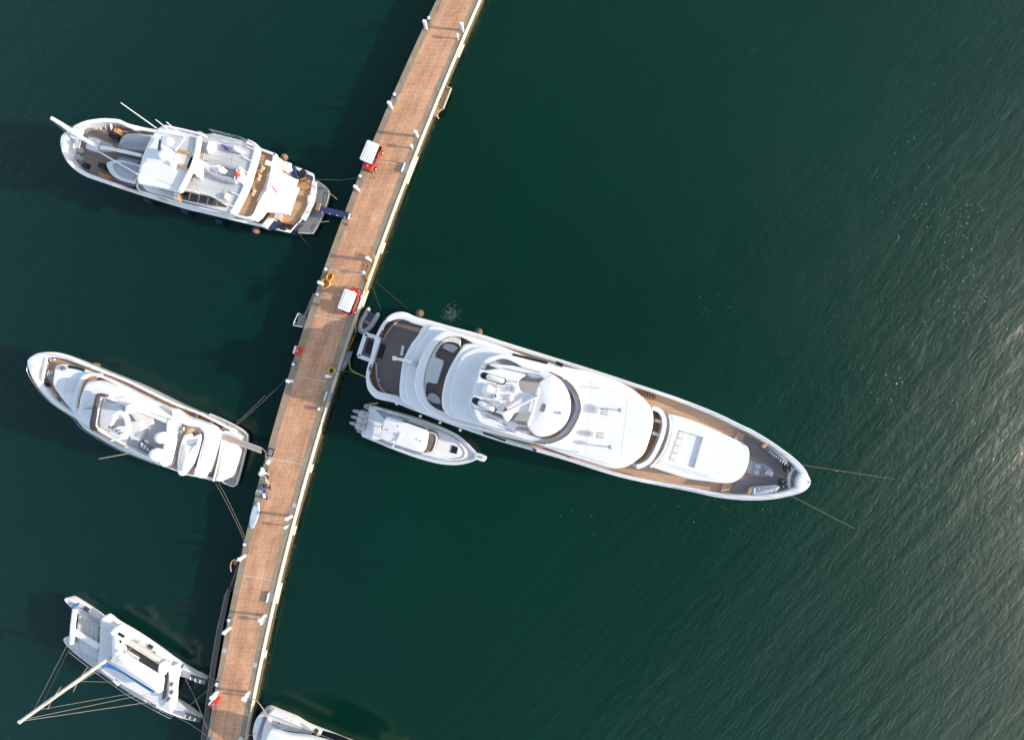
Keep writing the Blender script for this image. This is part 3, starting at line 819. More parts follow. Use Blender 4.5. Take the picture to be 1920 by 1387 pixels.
part("deck", MB().slab(C([(834,162),(846,166),(831,204),(824,209),(818,219),(813,217),(816,206),(822,196)], .95), .8, r=.02), M["wood"], t)
part("edge_beam", MB().bar(P(846, 166, 1.08), P(831, 204, 1.08), .12, .18), M["kerb"], t)
part("edge_beam", MB().bar(P(834, 162, 1.06), P(846, 166, 1.06), .12, .14), M["wood"], t)
for k in range(4):
    a, b2 = P(826 - k * 3.4, 197 + k * 5.4, 1.02), P(818 - k * 2.2, 195 + k * 5.4, 1.02)
    part("tread", MB().bar(a, b2, .14, .05), M["slats"], t)
part("pole", MB().tube([P(819, 214, .9), P(822.5, 223, .2)], .05, 6), M["kerb"], t)
t = thing("boarding_steps", "grey steel boarding ramp on the pier wall behind the superyacht", "steps", P(648, 680, 0))
part("deck", MB().slab(C([(650,659),(661,658),(655,678),(644,694),(634,695)], .9), .75, r=.02), M["steelplate"], t)
part("handrail", MB().tube([P(651, 670, 1.1), P(643, 688, 1.3)], .05, 6), M["lgrey"], t)
single("wall_fender", MB().box(P(663, 626, .5), .85, .36, .4, R(-15), r=.05), M["black"], "black rubber block on the pier wall by the dinghy's bow", "fender")
# foam where the yacht discharges water
fm = MB(); rn = random.Random(11)
for k in range(90):
    a = rn.uniform(0, 6.28); c = P(845 + rn.gauss(0, 6), 588 + rn.gauss(0, 7), .004); rr = rn.uniform(.05, .35)
    fm.tube([c + Vector((rr * math.cos(a + s * .3), rr * math.sin(a + s * .3), 0)) for s in range(6)], rn.uniform(.006, .014), 5)
single("foam", fm, M["foam"], kind="stuff")
fl = MB()  # tiny white flecks on the water, standing in for sun glints
for n_, cx, cy, sx_, sy_ in ((9, 1120, 968, 110, 25), (14, 1370, 955, 70, 28), (10, 1350, 570, 70, 40), (24, 1690, 330, 60, 90), (60, 1820, 430, 70, 90), (60, 1820, 560, 60, 45)):
    for k in range(n_):
        c = P(rn.gauss(cx, sx_ * .6), rn.gauss(cy, sy_ * .6), .012); r_ = rn.uniform(.010, .024) * (1.3 if rn.random() < .15 else 1)
        fl.ell(c, r_ * rn.uniform(1, 2), r_, .02, R(50 + rn.uniform(-25, 25)), 6, 3)
single("glint_flecks", fl, mat("glint_white", (.72, .72, .70), .3), kind="stuff")

# ------------------------------------------------------------------ superyacht
def superyacht():
    st, bw = (693, 650), (1520, 904)
    out = [(694,672,1),(688,692),(686,705),(687,718),(690,730),(698,741),(709,748),(740,755),(770,767),(801,779),(843,795),(874,806),(940,828),(1000,845),(1062,863),(1140,888),(1183,899),(1226,908),(1290,920),(1340,931),(1378,936),(1415,937.5),(1452,935),(1482,929),(1505,922),(1516,913),(1520,904),(1517,894),(1509,879),(1490,859),(1452,831),(1415,808),(1390,796),(1342,773),(1284,750),(1250,738),(1192,719),(1110,692),(1004,659),(940,639),(903,627),(843,611),(815,603),(781,594),(765,587),(753,584.5),(740,586.5),(728,593),(715,609),(704,631,1)]
    H = Hull(out, st, bw, [(0, 2.9), (.1, 3.0), (.35, 3.5), (.7, 4.2), (1, 5.2)], lambda u: ramp(u, [(0, 1.04), (.13, 1.16), (.3, .75), (1, .75)]), lambda u: ramp(u, [(0, .75), (.1, .68), (.16, .5), (.3, .42), (.5, .34), (.72, .36), (.85, .42), (.95, .6), (1, .8)]), fs=.05, fb=.5, over=.05)
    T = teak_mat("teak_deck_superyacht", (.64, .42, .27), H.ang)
    TA = teak_mat("shaded_teak_aft_deck", (.18, .15, .135), H.ang)  # same teak as the side deck, superstructure shade put into the colour
    TG = teak_mat("shaded_teak_foredeck", (.27, .235, .22), H.ang)  # side deck teak again, greyed to carry the bulwark's shade
    t = thing("superyacht", "large white superyacht moored stern to the right side of the pier", "yacht", P(1100, 770, 0))
    hull = part("hull", H.mb, [M["white"], M["white"], M["antifoul"], M["white"]], t)
    part("side_deck", H.deck(), T, t)
    # aft deck, 40 mm over the side deck sheet
    def dz(x, y): return H.zr(H.u_px(x, y)) - .91
    aft = [(718,637,1),(724,625),(734,612),(746,601),(759,597),(775,598),(800,606,1),(800,760,1),(743,750,1),(734,747),(721,736),(710,722),(706,707.6),(706,683,1)]
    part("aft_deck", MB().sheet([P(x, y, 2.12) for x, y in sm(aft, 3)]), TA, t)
    # varnished rail and white rim inside the stern
    for off, m, nm, zz in ((0, "varnish", "rail", 2.62), (1, "white", "coaming", 2.35)):
        up = [(716,634),(722,622),(733,608),(745,598),(759,593),(774,594),(786,599)]
        lo = [(701,682),(702,707),(706,722),(717,737),(731,748),(742,752)]
        k = 3.2 if off else 0
        up = [(x + k * .55, y + k * .8) for x, y in up]; lo = [(x + k, y - k * .45) for x, y in lo]
        for ln in (up, lo): part(nm, MB().wall(W(ln, zz, 3, False), 2.0, .26 if not off else .12), M[m], t)
    # swim platform bay with two dark hatches
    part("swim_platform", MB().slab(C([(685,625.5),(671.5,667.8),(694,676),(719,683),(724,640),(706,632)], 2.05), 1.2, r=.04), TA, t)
    mb = MB()
    for a, b in (((686,625.5),(672.5,667)), ((685,626),(712,634.5)), ((672,667),(696,676))): mb.bar(P(*a, 2.14), P(*b, 2.14), .38, .2)
    part("platform_rim", mb, M["white"], t)
    for pts in ([(690.8,636.5),(705,641),(698,665.4),(683,660.7)], [(711,642.7),(724.5,646.6),(716.6,673),(701.8,668.5)]):
        part("hatch", MB().slab(C(pts, 2.16), 2.0, r=.02), mat("dark_hatch", (.008, .008, .02), .4), t)
    part("bench", MB().slab(C([(753,647),(758,648),(755,667),(750,666)], 2.35), 1.99, r=.05), M["white"], t)
    part("stair", MB().slab(C([(724,731),(736,734),(734,744),(722,741)], 2.17), 2.0, r=.0), M["steelplate"], t)
    for k in range(5): part("step", MB().bar(P(723.5, 732.5 + k * 2, 2.19), P(735, 735.5 + k * 2, 2.19), .05, .04), M["black"], t)
    part("side_gate", MB().box(P(726, 746, 2.0), .8, .6, .55, H.ang, r=.03), M["black"], t)
    part("winch", MB().lathe(P(772, 600, 1.99), [(.28, 0), (.22, .1), (.18, .4), (.25, .5)], 12), M["black"], t)
    part("winch", MB().lathe(P(711, 713, 1.99), [(.2, 0), (.12, .1), (.12, .35), (.2, .42)], 12), M["steel"], t)
    # lettering on the transom cap: small dark marks
    tx = MB()
    for i, (x, y) in enumerate(((722,598),(717,621),(715.5,624),(714,628),(712,631),(695,685),(694,690),(693.6,694))):
        tx.box(P(x, y, 2.955), .12 + .1 * (i % 3 == 0), .22, .012, H.ang + R(-30))
    part("lettering", tx, M["black"], hull)
    # upper deck overhang with its steps
    A = [(790,615,1),(782,629),(770,645),(760,664),(754,678),(750,704),(748,726),(749,744),(756,754),(775,764),(810,777),(860,795),(930,815),(1000,832,1),(1000,673,1),(930,645),(860,624),(820,612),(800,608)]
    part("main_house", MB().slab(W([(806,640),(794,690),(792,735),(800,755),(860,780),(1000,822),(1165,868),(1200,840),(1215,790),(1195,755),(1160,725),(1000,676),(860,632)], 4.1), 2.0, r=0), M["white"], t)
    part("upper_deck_overhang", MB().slab(W(A, 4.62), 4.05, r=.28), M["white"], t)
    A2 = [(806,612),(796,630),(783,650),(771,673),(762,695),(758.5,719),(760,739),(768,757),(785,771),(815,781),(860,797),(930,812),(1000,830,1),(1000,675,1),(930,648),(860,626),(825,613)]
    part("deck_step", MB().slab(W(A2, 4.80), 4.5, r=.14), M["white"], t)
    A3 = [(836,620),(822,626),(806,640),(794,660),(786,676),(779,700),(777,723),(782,745),(796,765),(825,782),(865,796),(930,810),(990,824,1),(990,680,1),(930,654),(880,633),(858,624)]
    A4 = [(852,630),(835,633),(820,645),(808,664),(800,684),(795,706),(794,727),(798,746),(810,761),(836,773),(900,780),(960,780),(960,690),(905,655),(872,635)]
    up = thing  # noqa
    cm = MB(); o3 = ccw(W(A3, 5.55)); i4 = W(A4, 5.55)
    cm.slab(W(A3, 5.55), 4.75, r=.16, holes=[(i4, .72)])
    part("aft_coaming", cm, M["white"], t)
    part("deck_carpet", MB().sheet(inset(ccw(W(A4, 4.86)), .02)), M["brown"], t)
    seat = [(858,628),(838,633),(821,646),(809,665),(801,685),(796,706),(795,727),(798,743),(806,757),(818,765),(836,770,1),(830,766),(819,759),(800,752,1),(798,718),(798,717),(816,668),(820,663),(826,650),(833,643),(846,640),(858,642),(862,650,1),(868,642)]
    bench = [(862,629),(838,633),(821,646),(809,665),(801,685),(796,706),(795,727),(797,742),(803,752,1),(797,741,1),(797.5,722,1),(800,719,1),(816,668,1),(816,662,1),(819,657),(828,645),(838,641),(850,642),(858,645),(863,650,1)]
    part("bench_seat", MB().slab(W(bench, 5.30, 3), 4.86, r=.10), M["offwhite"], t)
    part("sunpad", MB().slab(C([(801,671),(815,669),(831,676),(832,681),(820,719),(817,719.5),(799,716)], 5.25), 4.86, r=.10), M["white2"], t)
    for pts in ([(830,652),(836,645.5),(848,645),(857,650),(857,656),(849,661),(843,659),(838,656)], [(801,744),(806,737.5),(816,738.5),(824,746),(826,753),(824,757),(812,755),(804,750)]):
        tb = part("lounge_table", MB().slab(W(pts, 5.25), 5.13, r=.05), M["lgrey"], t)
        c = sum((P(q[0], q[1], 0) for q in pts), Vector()) / len(pts)
        part("leg", MB().lathe(Vector((c.x, c.y, 4.86)), [(.25, 0), (.1, .05), (.1, .27)], 10), M["steel"], tb)
    # bridge deck roof
    B = [(874.6,644),(863.7,654.5),(848,679.5),(836,706),(829,735),(828,757.7),(834,773),(850,784),(875,791),(930,808),(1000,831),(1062,853),(1110,868),(1144,878),(1173,876),(1195,863),(1209,849),(1218,826),(1224,804),(1226,784),(1222,765),(1209,748),(1190,732),(1171,720),(1150,711),(1110,697),(1060,687),(1000,671),(950,659),(906,647)]
    part("bridge_house", MB().slab(W([(880,665),(868,735),(880,775),(1000,812),(1140,860),(1185,840),(1204,790),(1190,755),(1150,728),(1000,684),(930,668)], 6.7), 4.6, r=0), M["glass"], t)
    roof = part("bridge_roof", MB().slab(W(B, 7.15), 6.55, r=.22), M["white"], t)
    B2 = [(908,650.5),(884,655),(865,670),(852.7,700),(845,726),(842,750),(846.5,771),(859,784),(890,792),(940,805),(1000,826),(1062,847),(1112,862),(1144,870),(1168,868),(1187,856),(1201,842),(1211,820),(1217,800),(1219,783),(1215,768),(1203,753),(1185,738),(1165,726),(1110,704),(1060,690),(1000,674),(950,660)]
    part("roof_crown", MB().slab(W(B2, 7.30), 7.1, r=.13, dome=.0), M["white"], roof)
    for a, b in (((1100,716),(1166,735)), ((1078,848),(1150,862)), ((1178,745),(1164,858)), ((1110,712),(1098,850)), ((912,655),(942,667))):
        part("seam", MB().bar(P(*a, 7.302), P(*b, 7.302), .035, .012), M["white2"], roof)
    # side windows seen past the roof edge
    for a, b, m, w in (((961,664),(1027,680.5),"dgrey",.22), ((1042,680),(1055,685),"black",.35)):
        part("window", MB().bar(P(*a, 7.33), P(*b, 7.33), w, .03), M["glass"], t)
    for a, b in (((906,811),(948,826)), ((998,841.5),(1006,844.5)), ((875,772),(940,794))):
        part("window", MB().bar(P(*a, 6.0), P(*b, 6.0), .2, .03), M["glass"], t)
    # sun deck well
    Cc = [(949,664),(922,668),(907,677),(896,699),(886,733),(880,761),(887,782),(903,796),(940,810),(1000,828),(1022,832),(1043,827),(1066,813),(1084,783),(1088.5,761),(1081,735),(1062,713),(1030,697),(985,682)]
    Ci = [(950,673),(926,676),(914,683),(903,705),(894,735),(889,757),(894,775),(908,787),(945,800),(1000,818),(1022,823),(1040,819),(1059,806),(1075,781),(1079.5,761),(1072,738),(1056,719),(1027,705),(985,690)]
    part("sundeck_coaming", MB().slab(W(Cc, 7.95), 7.25, r=.10, holes=[(W(Ci, 7.95), .6)]), M["white"], t)
    part("sundeck_floor", MB().sheet(W(Ci, 7.36)), M["floor"], t)
    part("settee", MB().slab(W([(1046,711),(1062,722),(1072,742),(1074,757),(1071,752),(1066,741),(1060,737),(1056,727)], 7.75), 7.36, r=.05), M["slats"], t)
    part("settee", MB().slab(W([(1018,821),(1034,817),(1046,808),(1047,811),(1038,819),(1024,823)], 7.75), 7.36, r=.05), M["slats"], t)
    ws = sm([(1031,697),(1062,713),(1081,735),(1088.5,761),(1084,783),(1066,813),(1043,827),(1020,832),(1000,828)], 5, False)
    part("windscreen", MB().wall([P(x, y, 8.35) for x, y in ws], 7.9, .10), M["tint"], t)
    for k in (4, 12, 19, 27, 34):
        x, y = ws[k]; part("screen_post", MB().box(P(x, y, 7.9), .18, .18, .47, 0, r=.04), M["white"], t)
    # broad shoulders each side of the mast
    sh = [[(916,684),(925,682),(936,683),(985,688),(1030,698),(1043,706),(1030,708),(1000,709),(985,703),(940,694)], [(888,764),(905,768),(935,782),(962,790),(970,795),(966,803),(958,808),(925,801),(898,790)]]
    for s in sh: part("mast_wing", MB().slab(W(s, 8.35), 7.36, r=.12), M["white"], t)
    for a, b in (((944,690),(990,701)), ((966,685.5),(1013,698)), ((910,778),(951,798)), ((933,797),(966,811))): part("seam", MB().bar(P(*a, 8.36), P(*b, 8.36), .05, .02), M["dgrey"], t)
    # hardtop
    D = [(1010,722),(1018,712),(1034,703),(1052,713),(1066,735),(1070.6,761),(1065,787),(1050,805.6),(1029,817),(1008,818),(996,809),(990,798),(1000,772),(1005,750)]
    ht = part("hardtop", MB().slab(W(D, 9.15), 8.8, r=.12, dome=.14), M["white"], t)
    part("sunroof_hatch", MB().box(P(1025, 766, 9.22), .82, .72, .06, R(-17), r=.02), M["brown"], ht)
    part("hatch_frame", MB().box(P(1024, 765.5, 9.20), .96, .82, .05, R(-17), r=.03), M["slats"], ht)
    part("horn", MB().lathe(P(1051, 774, 9.2), [(.12, 0), (.12, .25), (.03, .3)], 10), M["lgrey"], ht)
    for x, y in ((1012, 745), (1020, 715), (1002, 806), (1040, 800)):
        part("hardtop_post", MB().box(P(x, y, 7.36), .3, .3, 1.5, 0, r=.06), M["white"], t)
    # mast platform with pods
    E = [(898,697),(901,693,1),(912,694),(936,691),(962,697),(985,702),(978,709),(972,716),(974,727),(979,735),(1000,742),(1008,752),(1003,770),(985,772),(966,774),(957,786),(948,790),(940,777),(928,773),(905,768),(888,762),(883,751),(886,742,1)]
    ma = part("mast_platform", MB().slab(W(E, 9.05), 8.6, r=.12), M["white"], t)
    part("mast_pedestal", MB().slab(W([(905,715),(950,712),(975,740),(955,765),(915,755),(898,735)], 8.65), 7.36, r=0, flare=.3), M["white"], t)
    def capsule(a, b, w, z0, z1, m, dm=0.0):
        A_, B_ = P(*a, z1), P(*b, z1); d = (B_ - A_).xy.normalized(); n = Vector((-d.y, d.x)); pts = []
        for k in range(9):
            th = -math.pi / 2 + math.pi * k / 8
            q = B_.xy - d * w + (d * math.cos(th) + n * math.sin(th)) * w; pts.append(Vector((q.x, q.y, z1)))
        for k in range(9):
            th = math.pi / 2 + math.pi * k / 8
            q = A_.xy + d * w + (d * math.cos(th) + n * math.sin(th)) * w; pts.append(Vector((q.x, q.y, z1)))
        return MB().slab(pts, z0, r=.06, dome=dm)
    for a, b, c in (((901,702),(949,716),(911.5,705)), ((885,748),(931,770),(896,753.5))):
        part("pod_recess", capsule(a, b, .30, 9.0, 9.09, 0), M["black"], ma)
        e = (b[0] - 3, b[1] - 1)
        part("radar_pod", capsule(c, e, .25, 9.06, 9.25, 0, .10), M["white2"], ma)
    part("satellite_dome", MB().lathe(P(915, 731, 9.02), [(.5, 0), (.55, .12), (.52, .4), (.38, .62), (.2, .72), (.03, .75)], 22), M["white"], ma)
    part("satellite_dome", MB().lathe(P(957, 746, 9.02), [(.26, 0), (.3, .08), (.26, .3), (.12, .42), (.02, .44)], 16), M["white"], ma)
    part("satellite_dome", MB().lathe(P(966, 730, 9.02), [(.22, 0), (.26, .08), (.2, .26), (.02, .36)], 16), M["white"], ma)
    part("mast", MB().lathe(P(930, 741, 9.02), [(.34, 0), (.26, .5), (.15, 1.3), (.12, 1.9)], 12), M["white"], ma)
    part("mast_light", MB().lathe(P(929.6, 742.0, 10.9), [(.10, 0), (.10, .2), (.02, .24)], 10), M["black"], ma)
    mbx = MB(); rn = random.Random(4)
    for x, y in ((943,727),(951,721),(953,728),(947,733),(931,722),(935,753),(943,763),(946,757),(951,760),(938,768),(923,752),(925,722),(960,722),(969,716),(944,772)):
        h = rn.uniform(.25, .8); mbx.lathe(P(x, y, 9.03), [(.12, 0), (.05, .06), (.045, h - .1), (.11, h - .07), (.10, h)], 8)
    part("antenna", mbx, M["lgrey"], ma)
    part("radar_scanner", MB().bar(P(922, 736, 10.1), P(940, 746, 10.1), .16, .12), M["white"], ma)
    part("radar_scanner", MB().bar(P(936, 727, 9.75), P(930, 746, 9.75), .14, .12), M["white"], ma)
    for k in range(7): part("lettering", MB().box(P(897 - k * 1.05, 716.5 + k * 3.6, 7.97), .12, .17, .012, R(-17)), M["navycloth"], hull)
    part("light_bar", MB().tube([P(1010, 727, 9.25), P(1004, 750, 9.3), P(997, 775, 9.3), P(990, 796, 9.25)], .13, 10), M["white"], ht)
    part("boom", MB().tube([P(948, 772, 9.3), P(1010, 742, 9.5)], .11, 10), M["white2"], ma)
    part("boom_base", MB().lathe(P(948, 768, 9.03), [(.16, 0), (.16, .12), (.1, .2)], 12), M["red"], ma)
    # roof posts and antennas on the pilot house
    for x, y in ((1163, 769), (1145, 838)):
        s_ = part("searchlight", MB().lathe(P(x, y, 7.28), [(.2, 0), (.07, .06), (.07, .75)], 10), M["dgrey"], roof)
        part("lamp_head", MB().ell(P(x, y, 8.2), .28, .2, .2, R(-17)), M["lgrey"], s_)
    for x, y in ((1124, 771), (1116, 815)):
        a_ = MB()
        for k in (-1, 0, 1): a_.tube([P(x, y, 7.3), P(x, y, 7.62) + Vector((.14, .2 * k, 0)), P(x, y, 7.62) + Vector((.75, .22 * k - .1, .02))], .028, 6)
        a_.tube([P(x, y, 7.62) + Vector((.14, -.22, 0)), P(x, y, 7.62) + Vector((.14, .22, 0))], .03, 6)
        part("horn", a_, M["dgrey"], roof)
        part("horn_dome", MB().ell(P(x - 4, y - 1, 7.55), .30, .26, .24), M["white"], roof)
    for a, b in (((1090,724.5),(1122,728)), ((1030,838),(1085,847))): part("whip_antenna", MB().tube([P(*b, 7.3), P(b[0], b[1], 7.3) + Vector((0, 0, .9))], .04, 6), M["white2"], roof)
    # portuguese bridge
    pb = sm([(1222,765),(1234,768),(1242,776),(1246,789),(1244,809),(1235,835),(1221,860),(1207,871),(1194,875)], 5, False)
    part("bridge_floor", MB().sheet(C([(1222,765),(1234,768),(1242,776),(1246,789),(1244,809),(1235,835),(1221,860),(1207,871),(1194,875),(1180,860),(1205,800)], 4.9)), M["slats"], t)
    part("bridge_bulwark", MB().wall([P(x, y, 5.9) for x, y in pb], 3.2, .42), M["white"], t)
    for a, b in (((1227,787),(1241,791)), ((1222,811),(1235,815))): part("bridge_divider", MB().bar(P(*a, 5.3), P(*b, 5.3), .3, .8), M["offwhite"], t)
    part("window", MB().wall([P(x, y, 5.0) for x, y in sm([(1224,768),(1235,774),(1240,783)], 4, False)], 4.9, .3), M["dgrey"], t)
    # trunk cabin and sunken pool
    K = [(1258,776,1),(1298.6,788),(1345,808),(1378,823),(1396,832.5),(1404,840),(1406,856),(1402,876),(1395,890),(1384,900),(1370,905.5),(1350,905.5),(1327,902.5),(1284,896),(1221.5,876,1),(1243,852),(1256,821),(1259,795)]
    pool = C([(1272,806),(1319,819.5),(1302,877),(1251,864)], 5.15)
    part("trunk_cabin", MB().slab(W(K, 5.15), 3.0, r=.16, holes=[(pool, .20)]), M["white"], t)
    for k in range(4):
        c = P(1277.5 - k * 4.7, 815.5 + k * 13.5, 4.955)
        part("cushion", MB().box(c, .68, .66, .12, R(-17), r=.05), M["offwhite"], t)
    part("cabin_rail", MB().wall(W([(1255,777),(1258,795),(1254,821),(1241,852),(1220,876)], 5.22, 4, False), 5.1, .16), M["white2"], t)
    for a, b in (((1226,862),(1330,893)), ((1225,866),(1340,899))): part("seam", MB().bar(P(*a, 5.155), P(*b, 5.155), .04, .01), M["lgrey"], t)
    # stairs, steps and foredeck
    def dk(x, y, e=.03): return P(x, y, H.zr(H.u_px(x, y)) - .75 + e)
    for pts in ([(1195,725),(1231,738),(1228,750),(1192,737)], [(1146,880),(1188,890),(1184,900),(1142,886)]):
        st_ = part("stair_well", MB().slab([dk(x, y, .06) for x, y in pts], 2.6, r=.0), M["brown"], t)
        for k in range(7):
            f = (k + .5) / 7; a, b = pts[0], pts[1]; c, d = pts[3], pts[2]
            part("step", MB().bar(dk(a[0] + (b[0] - a[0]) * f, a[1] + (b[1] - a[1]) * f, .09), dk(c[0] + (d[0] - c[0]) * f, c[1] + (d[1] - c[1]) * f, .09), .16, .05), M["slats"], st_)
    fore = [dk(x, y, .12) for x, y in ((1385,808),(1410,822),(1448,845),(1478,866),(1499,884),(1508,898),(1505,909),(1490,917),(1450,925),(1412,928),(1372,925),(1374,908),(1395,893),(1404,870),(1404,845))]
    part("foredeck", MB().sheet(fore), TG, t)
    for k in range(3):
        a = part("step", MB().bar(dk(1386 + k * 4, 809 + k * 2, .18 - k * .05), dk(1377 + k * 4.5, 827 + k * 2.5, .18 - k * .05), .26, .12), T, t)
        a = part("step", MB().bar(dk(1358 + k * 4, 905 + k * .5, .18 - k * .05), dk(1352 + k * 5, 927 + k * .5, .18 - k * .05), .26, .12), T, t)
    bow = [dk(x, y, .32) for x, y in ((1481,882),(1494,877),(1503,890),(1507,902),(1502,911),(1482,918),(1479,905))]
    part("bow_deck", MB().slab(bow, 4.0, r=.05), TG, t)
    part("bow_step", MB().wall([dk(x, y, .36) for x, y in sm([(1493,876),(1484,884),(1480,897),(1480,907),(1482,918)], 4, False)], 4.2, .22), M["white"], t)
    part("bow_roller", MB().box(P(1516, 903, 5.15), .28, .22, .12, R(-17), r=.05), M["steel"], t)
    wl_ = part("windlass_plate", MB().slab([dk(x, y, .18) for x, y in ((1406,862),(1411,864),(1436,870),(1448,878),(1451,884),(1448,892),(1440,894),(1412,890),(1400,886))], 3.9, r=.05), M["lgrey"], t)
    for x, y in ((1418,873),(1415,884)):
        part("windlass", MB().lathe(dk(x, y, .18), [(.26, 0), (.26, .15), (.16, .2), (.14, .4), (.24, .45), (.24, .52)], 14), M["steel"], wl_)
        part("chain", MB().bar(dk(x + 3, y + 1, .25), dk(x + 13, y + 3, .25), .16, .12), M["wood"], wl_)
    part("anchor_chock", MB().box(dk(1440, 886, .18), .7, .5, .3, R(-17), r=.06), M["steel"], wl_)
    # hand rails
    rl = [q for q in H.cap]
    n = len(rl)
    part("handrail", rail(MB(), [p for p in rl if H.u_px(*((p.x / ((CAM_H - p.z) / FPX) + CX), (CY - p.y / ((CAM_H - p.z) / FPX)))) > .70], .55, .022, 2.2), M["steel"], t)
    # boarding arm (stowed davit) over the aft deck
    da = part("boarding_arm", MB().tube([P(778, 681, 5.0), P(764, 676, 4.9), P(747, 673, 4.85)], .14, 10), M["white"], t)
    part("arm_head", MB().slab(C([(735,668),(739,667),(748,672),(747,675),(736,676)], 5.0), 4.75, r=.05), M["white"], da)
    part("arm_pivot", MB().lathe(P(779, 681, 4.8), [(.3, 0), (.3, .3), (.2, .4)], 14), M["lgrey"], da)
    # small round ports / buttons along the dark side
    for x, y in ((788,780),(825,792),(863,806),(744,757)):
        part("fairlead", MB().ell(P(x, y, 2.5), .16, .14, .14), M["white"], t)
    # things resting on or hanging from it
    for x, y, l in ((789,588,"round tan fender hanging at the superyacht's upper stern quarter"),(898.5,622.5,"round tan fender hanging midway along the superyacht's upper side")):
        single("fender", MB().lathe(P(x, y, .25), [(.03, 0), (.25, .1), (.37, .35), (.38, .65), (.3, .95), (.1, 1.15), (.08, 1.25)], 16), M["tan"], l, "fender", "fenders along the boats")
    return H
SY = superyacht()

def covered_craft(name, label, cat, pts, z0, z1, m, extra):
    c = sum((P(q[0], q[1], 0) for q in pts), Vector()) / len(pts)
    t = thing(name, label, cat, Vector((c.x, c.y, z0)))
    part("cover", MB().slab(W(pts, z1), z0, r=.14, dome=.22, flare=.12), m, t)
    extra(t); return t
def jet_a(t):
    for k, (x, y) in enumerate(((1443,847),(1447,850),(1451,853),(1455,856),(1459,858),(1463,862),(1467,866),(1471,869))):
        part("lettering", MB().bar(P(x + 2.5, y - 2.5, 5.63), P(x - .2, y + 1.2 + .6 * (k % 3), 5.56), .09, .03), M["white"], t)
    for x, y in ((1431,836),(1434,833)): part("handle", MB().box(P(x, y, 5.5), .3, .3, .25, R(40), r=.05), M["slats"], t)
covered_craft("jet_ski", "dark grey covered jet ski with white lettering on the superyacht's foredeck", "jet ski", [(1432,838),(1436,831.5),(1444,833),(1458,843),(1470,854),(1478,866),(1475,871),(1468,867),(1455,858),(1443,849)], 4.5, 5.55, mat("blue_grey_cover", (.10, .12, .155), .6, .15, 3, bump=.3, bscale=3), jet_a)
def jet_b(t):
    for k in range(6): part("cover_strap", MB().bar(P(1416 + k * 8, 915, 5.43), P(1414.5 + k * 8, 925 - k * .8, 5.43), .10, .05), M["white"], t)
    for x, y in ((1403,923),(1405,918)): part("handle", MB().box(P(x, y, 5.2), .25, .25, .25, R(0), r=.05), M["slats"], t)
    part("rail", MB().bar(P(1411,914.5,5.55), P(1455,909,5.55), .09, .09), M["steel"], t)
covered_craft("jet_ski", "pale blue grey covered jet ski by the lower rail of the superyacht's foredeck", "jet ski", [(1408,919),(1413,914),(1430,911.5),(1455,910),(1463,912),(1462,916),(1452,922),(1430,927),(1414,927.5),(1408,924)], 4.4, 5.35, mat("pale_cover", (.27, .32, .39), .5, .12, 3, bump=.3, bscale=3), jet_b)
for x, y, l in ((1475,876,"black rubber fender bundle beside the dark covered jet ski"), (1467,906,"black rubber fender bundle beside the pale covered jet ski")):
    mb = MB(); c = P(x, y, 4.9)
    for k in range(3): mb.ell(c + Vector((.22 * math.cos(2.1 * k), .25 * math.sin(2.1 * k), 0)), .28, .22, .34, k)
    single("fender_bundle", mb, M["black"], l, "fender", "fender bundles on the foredeck")

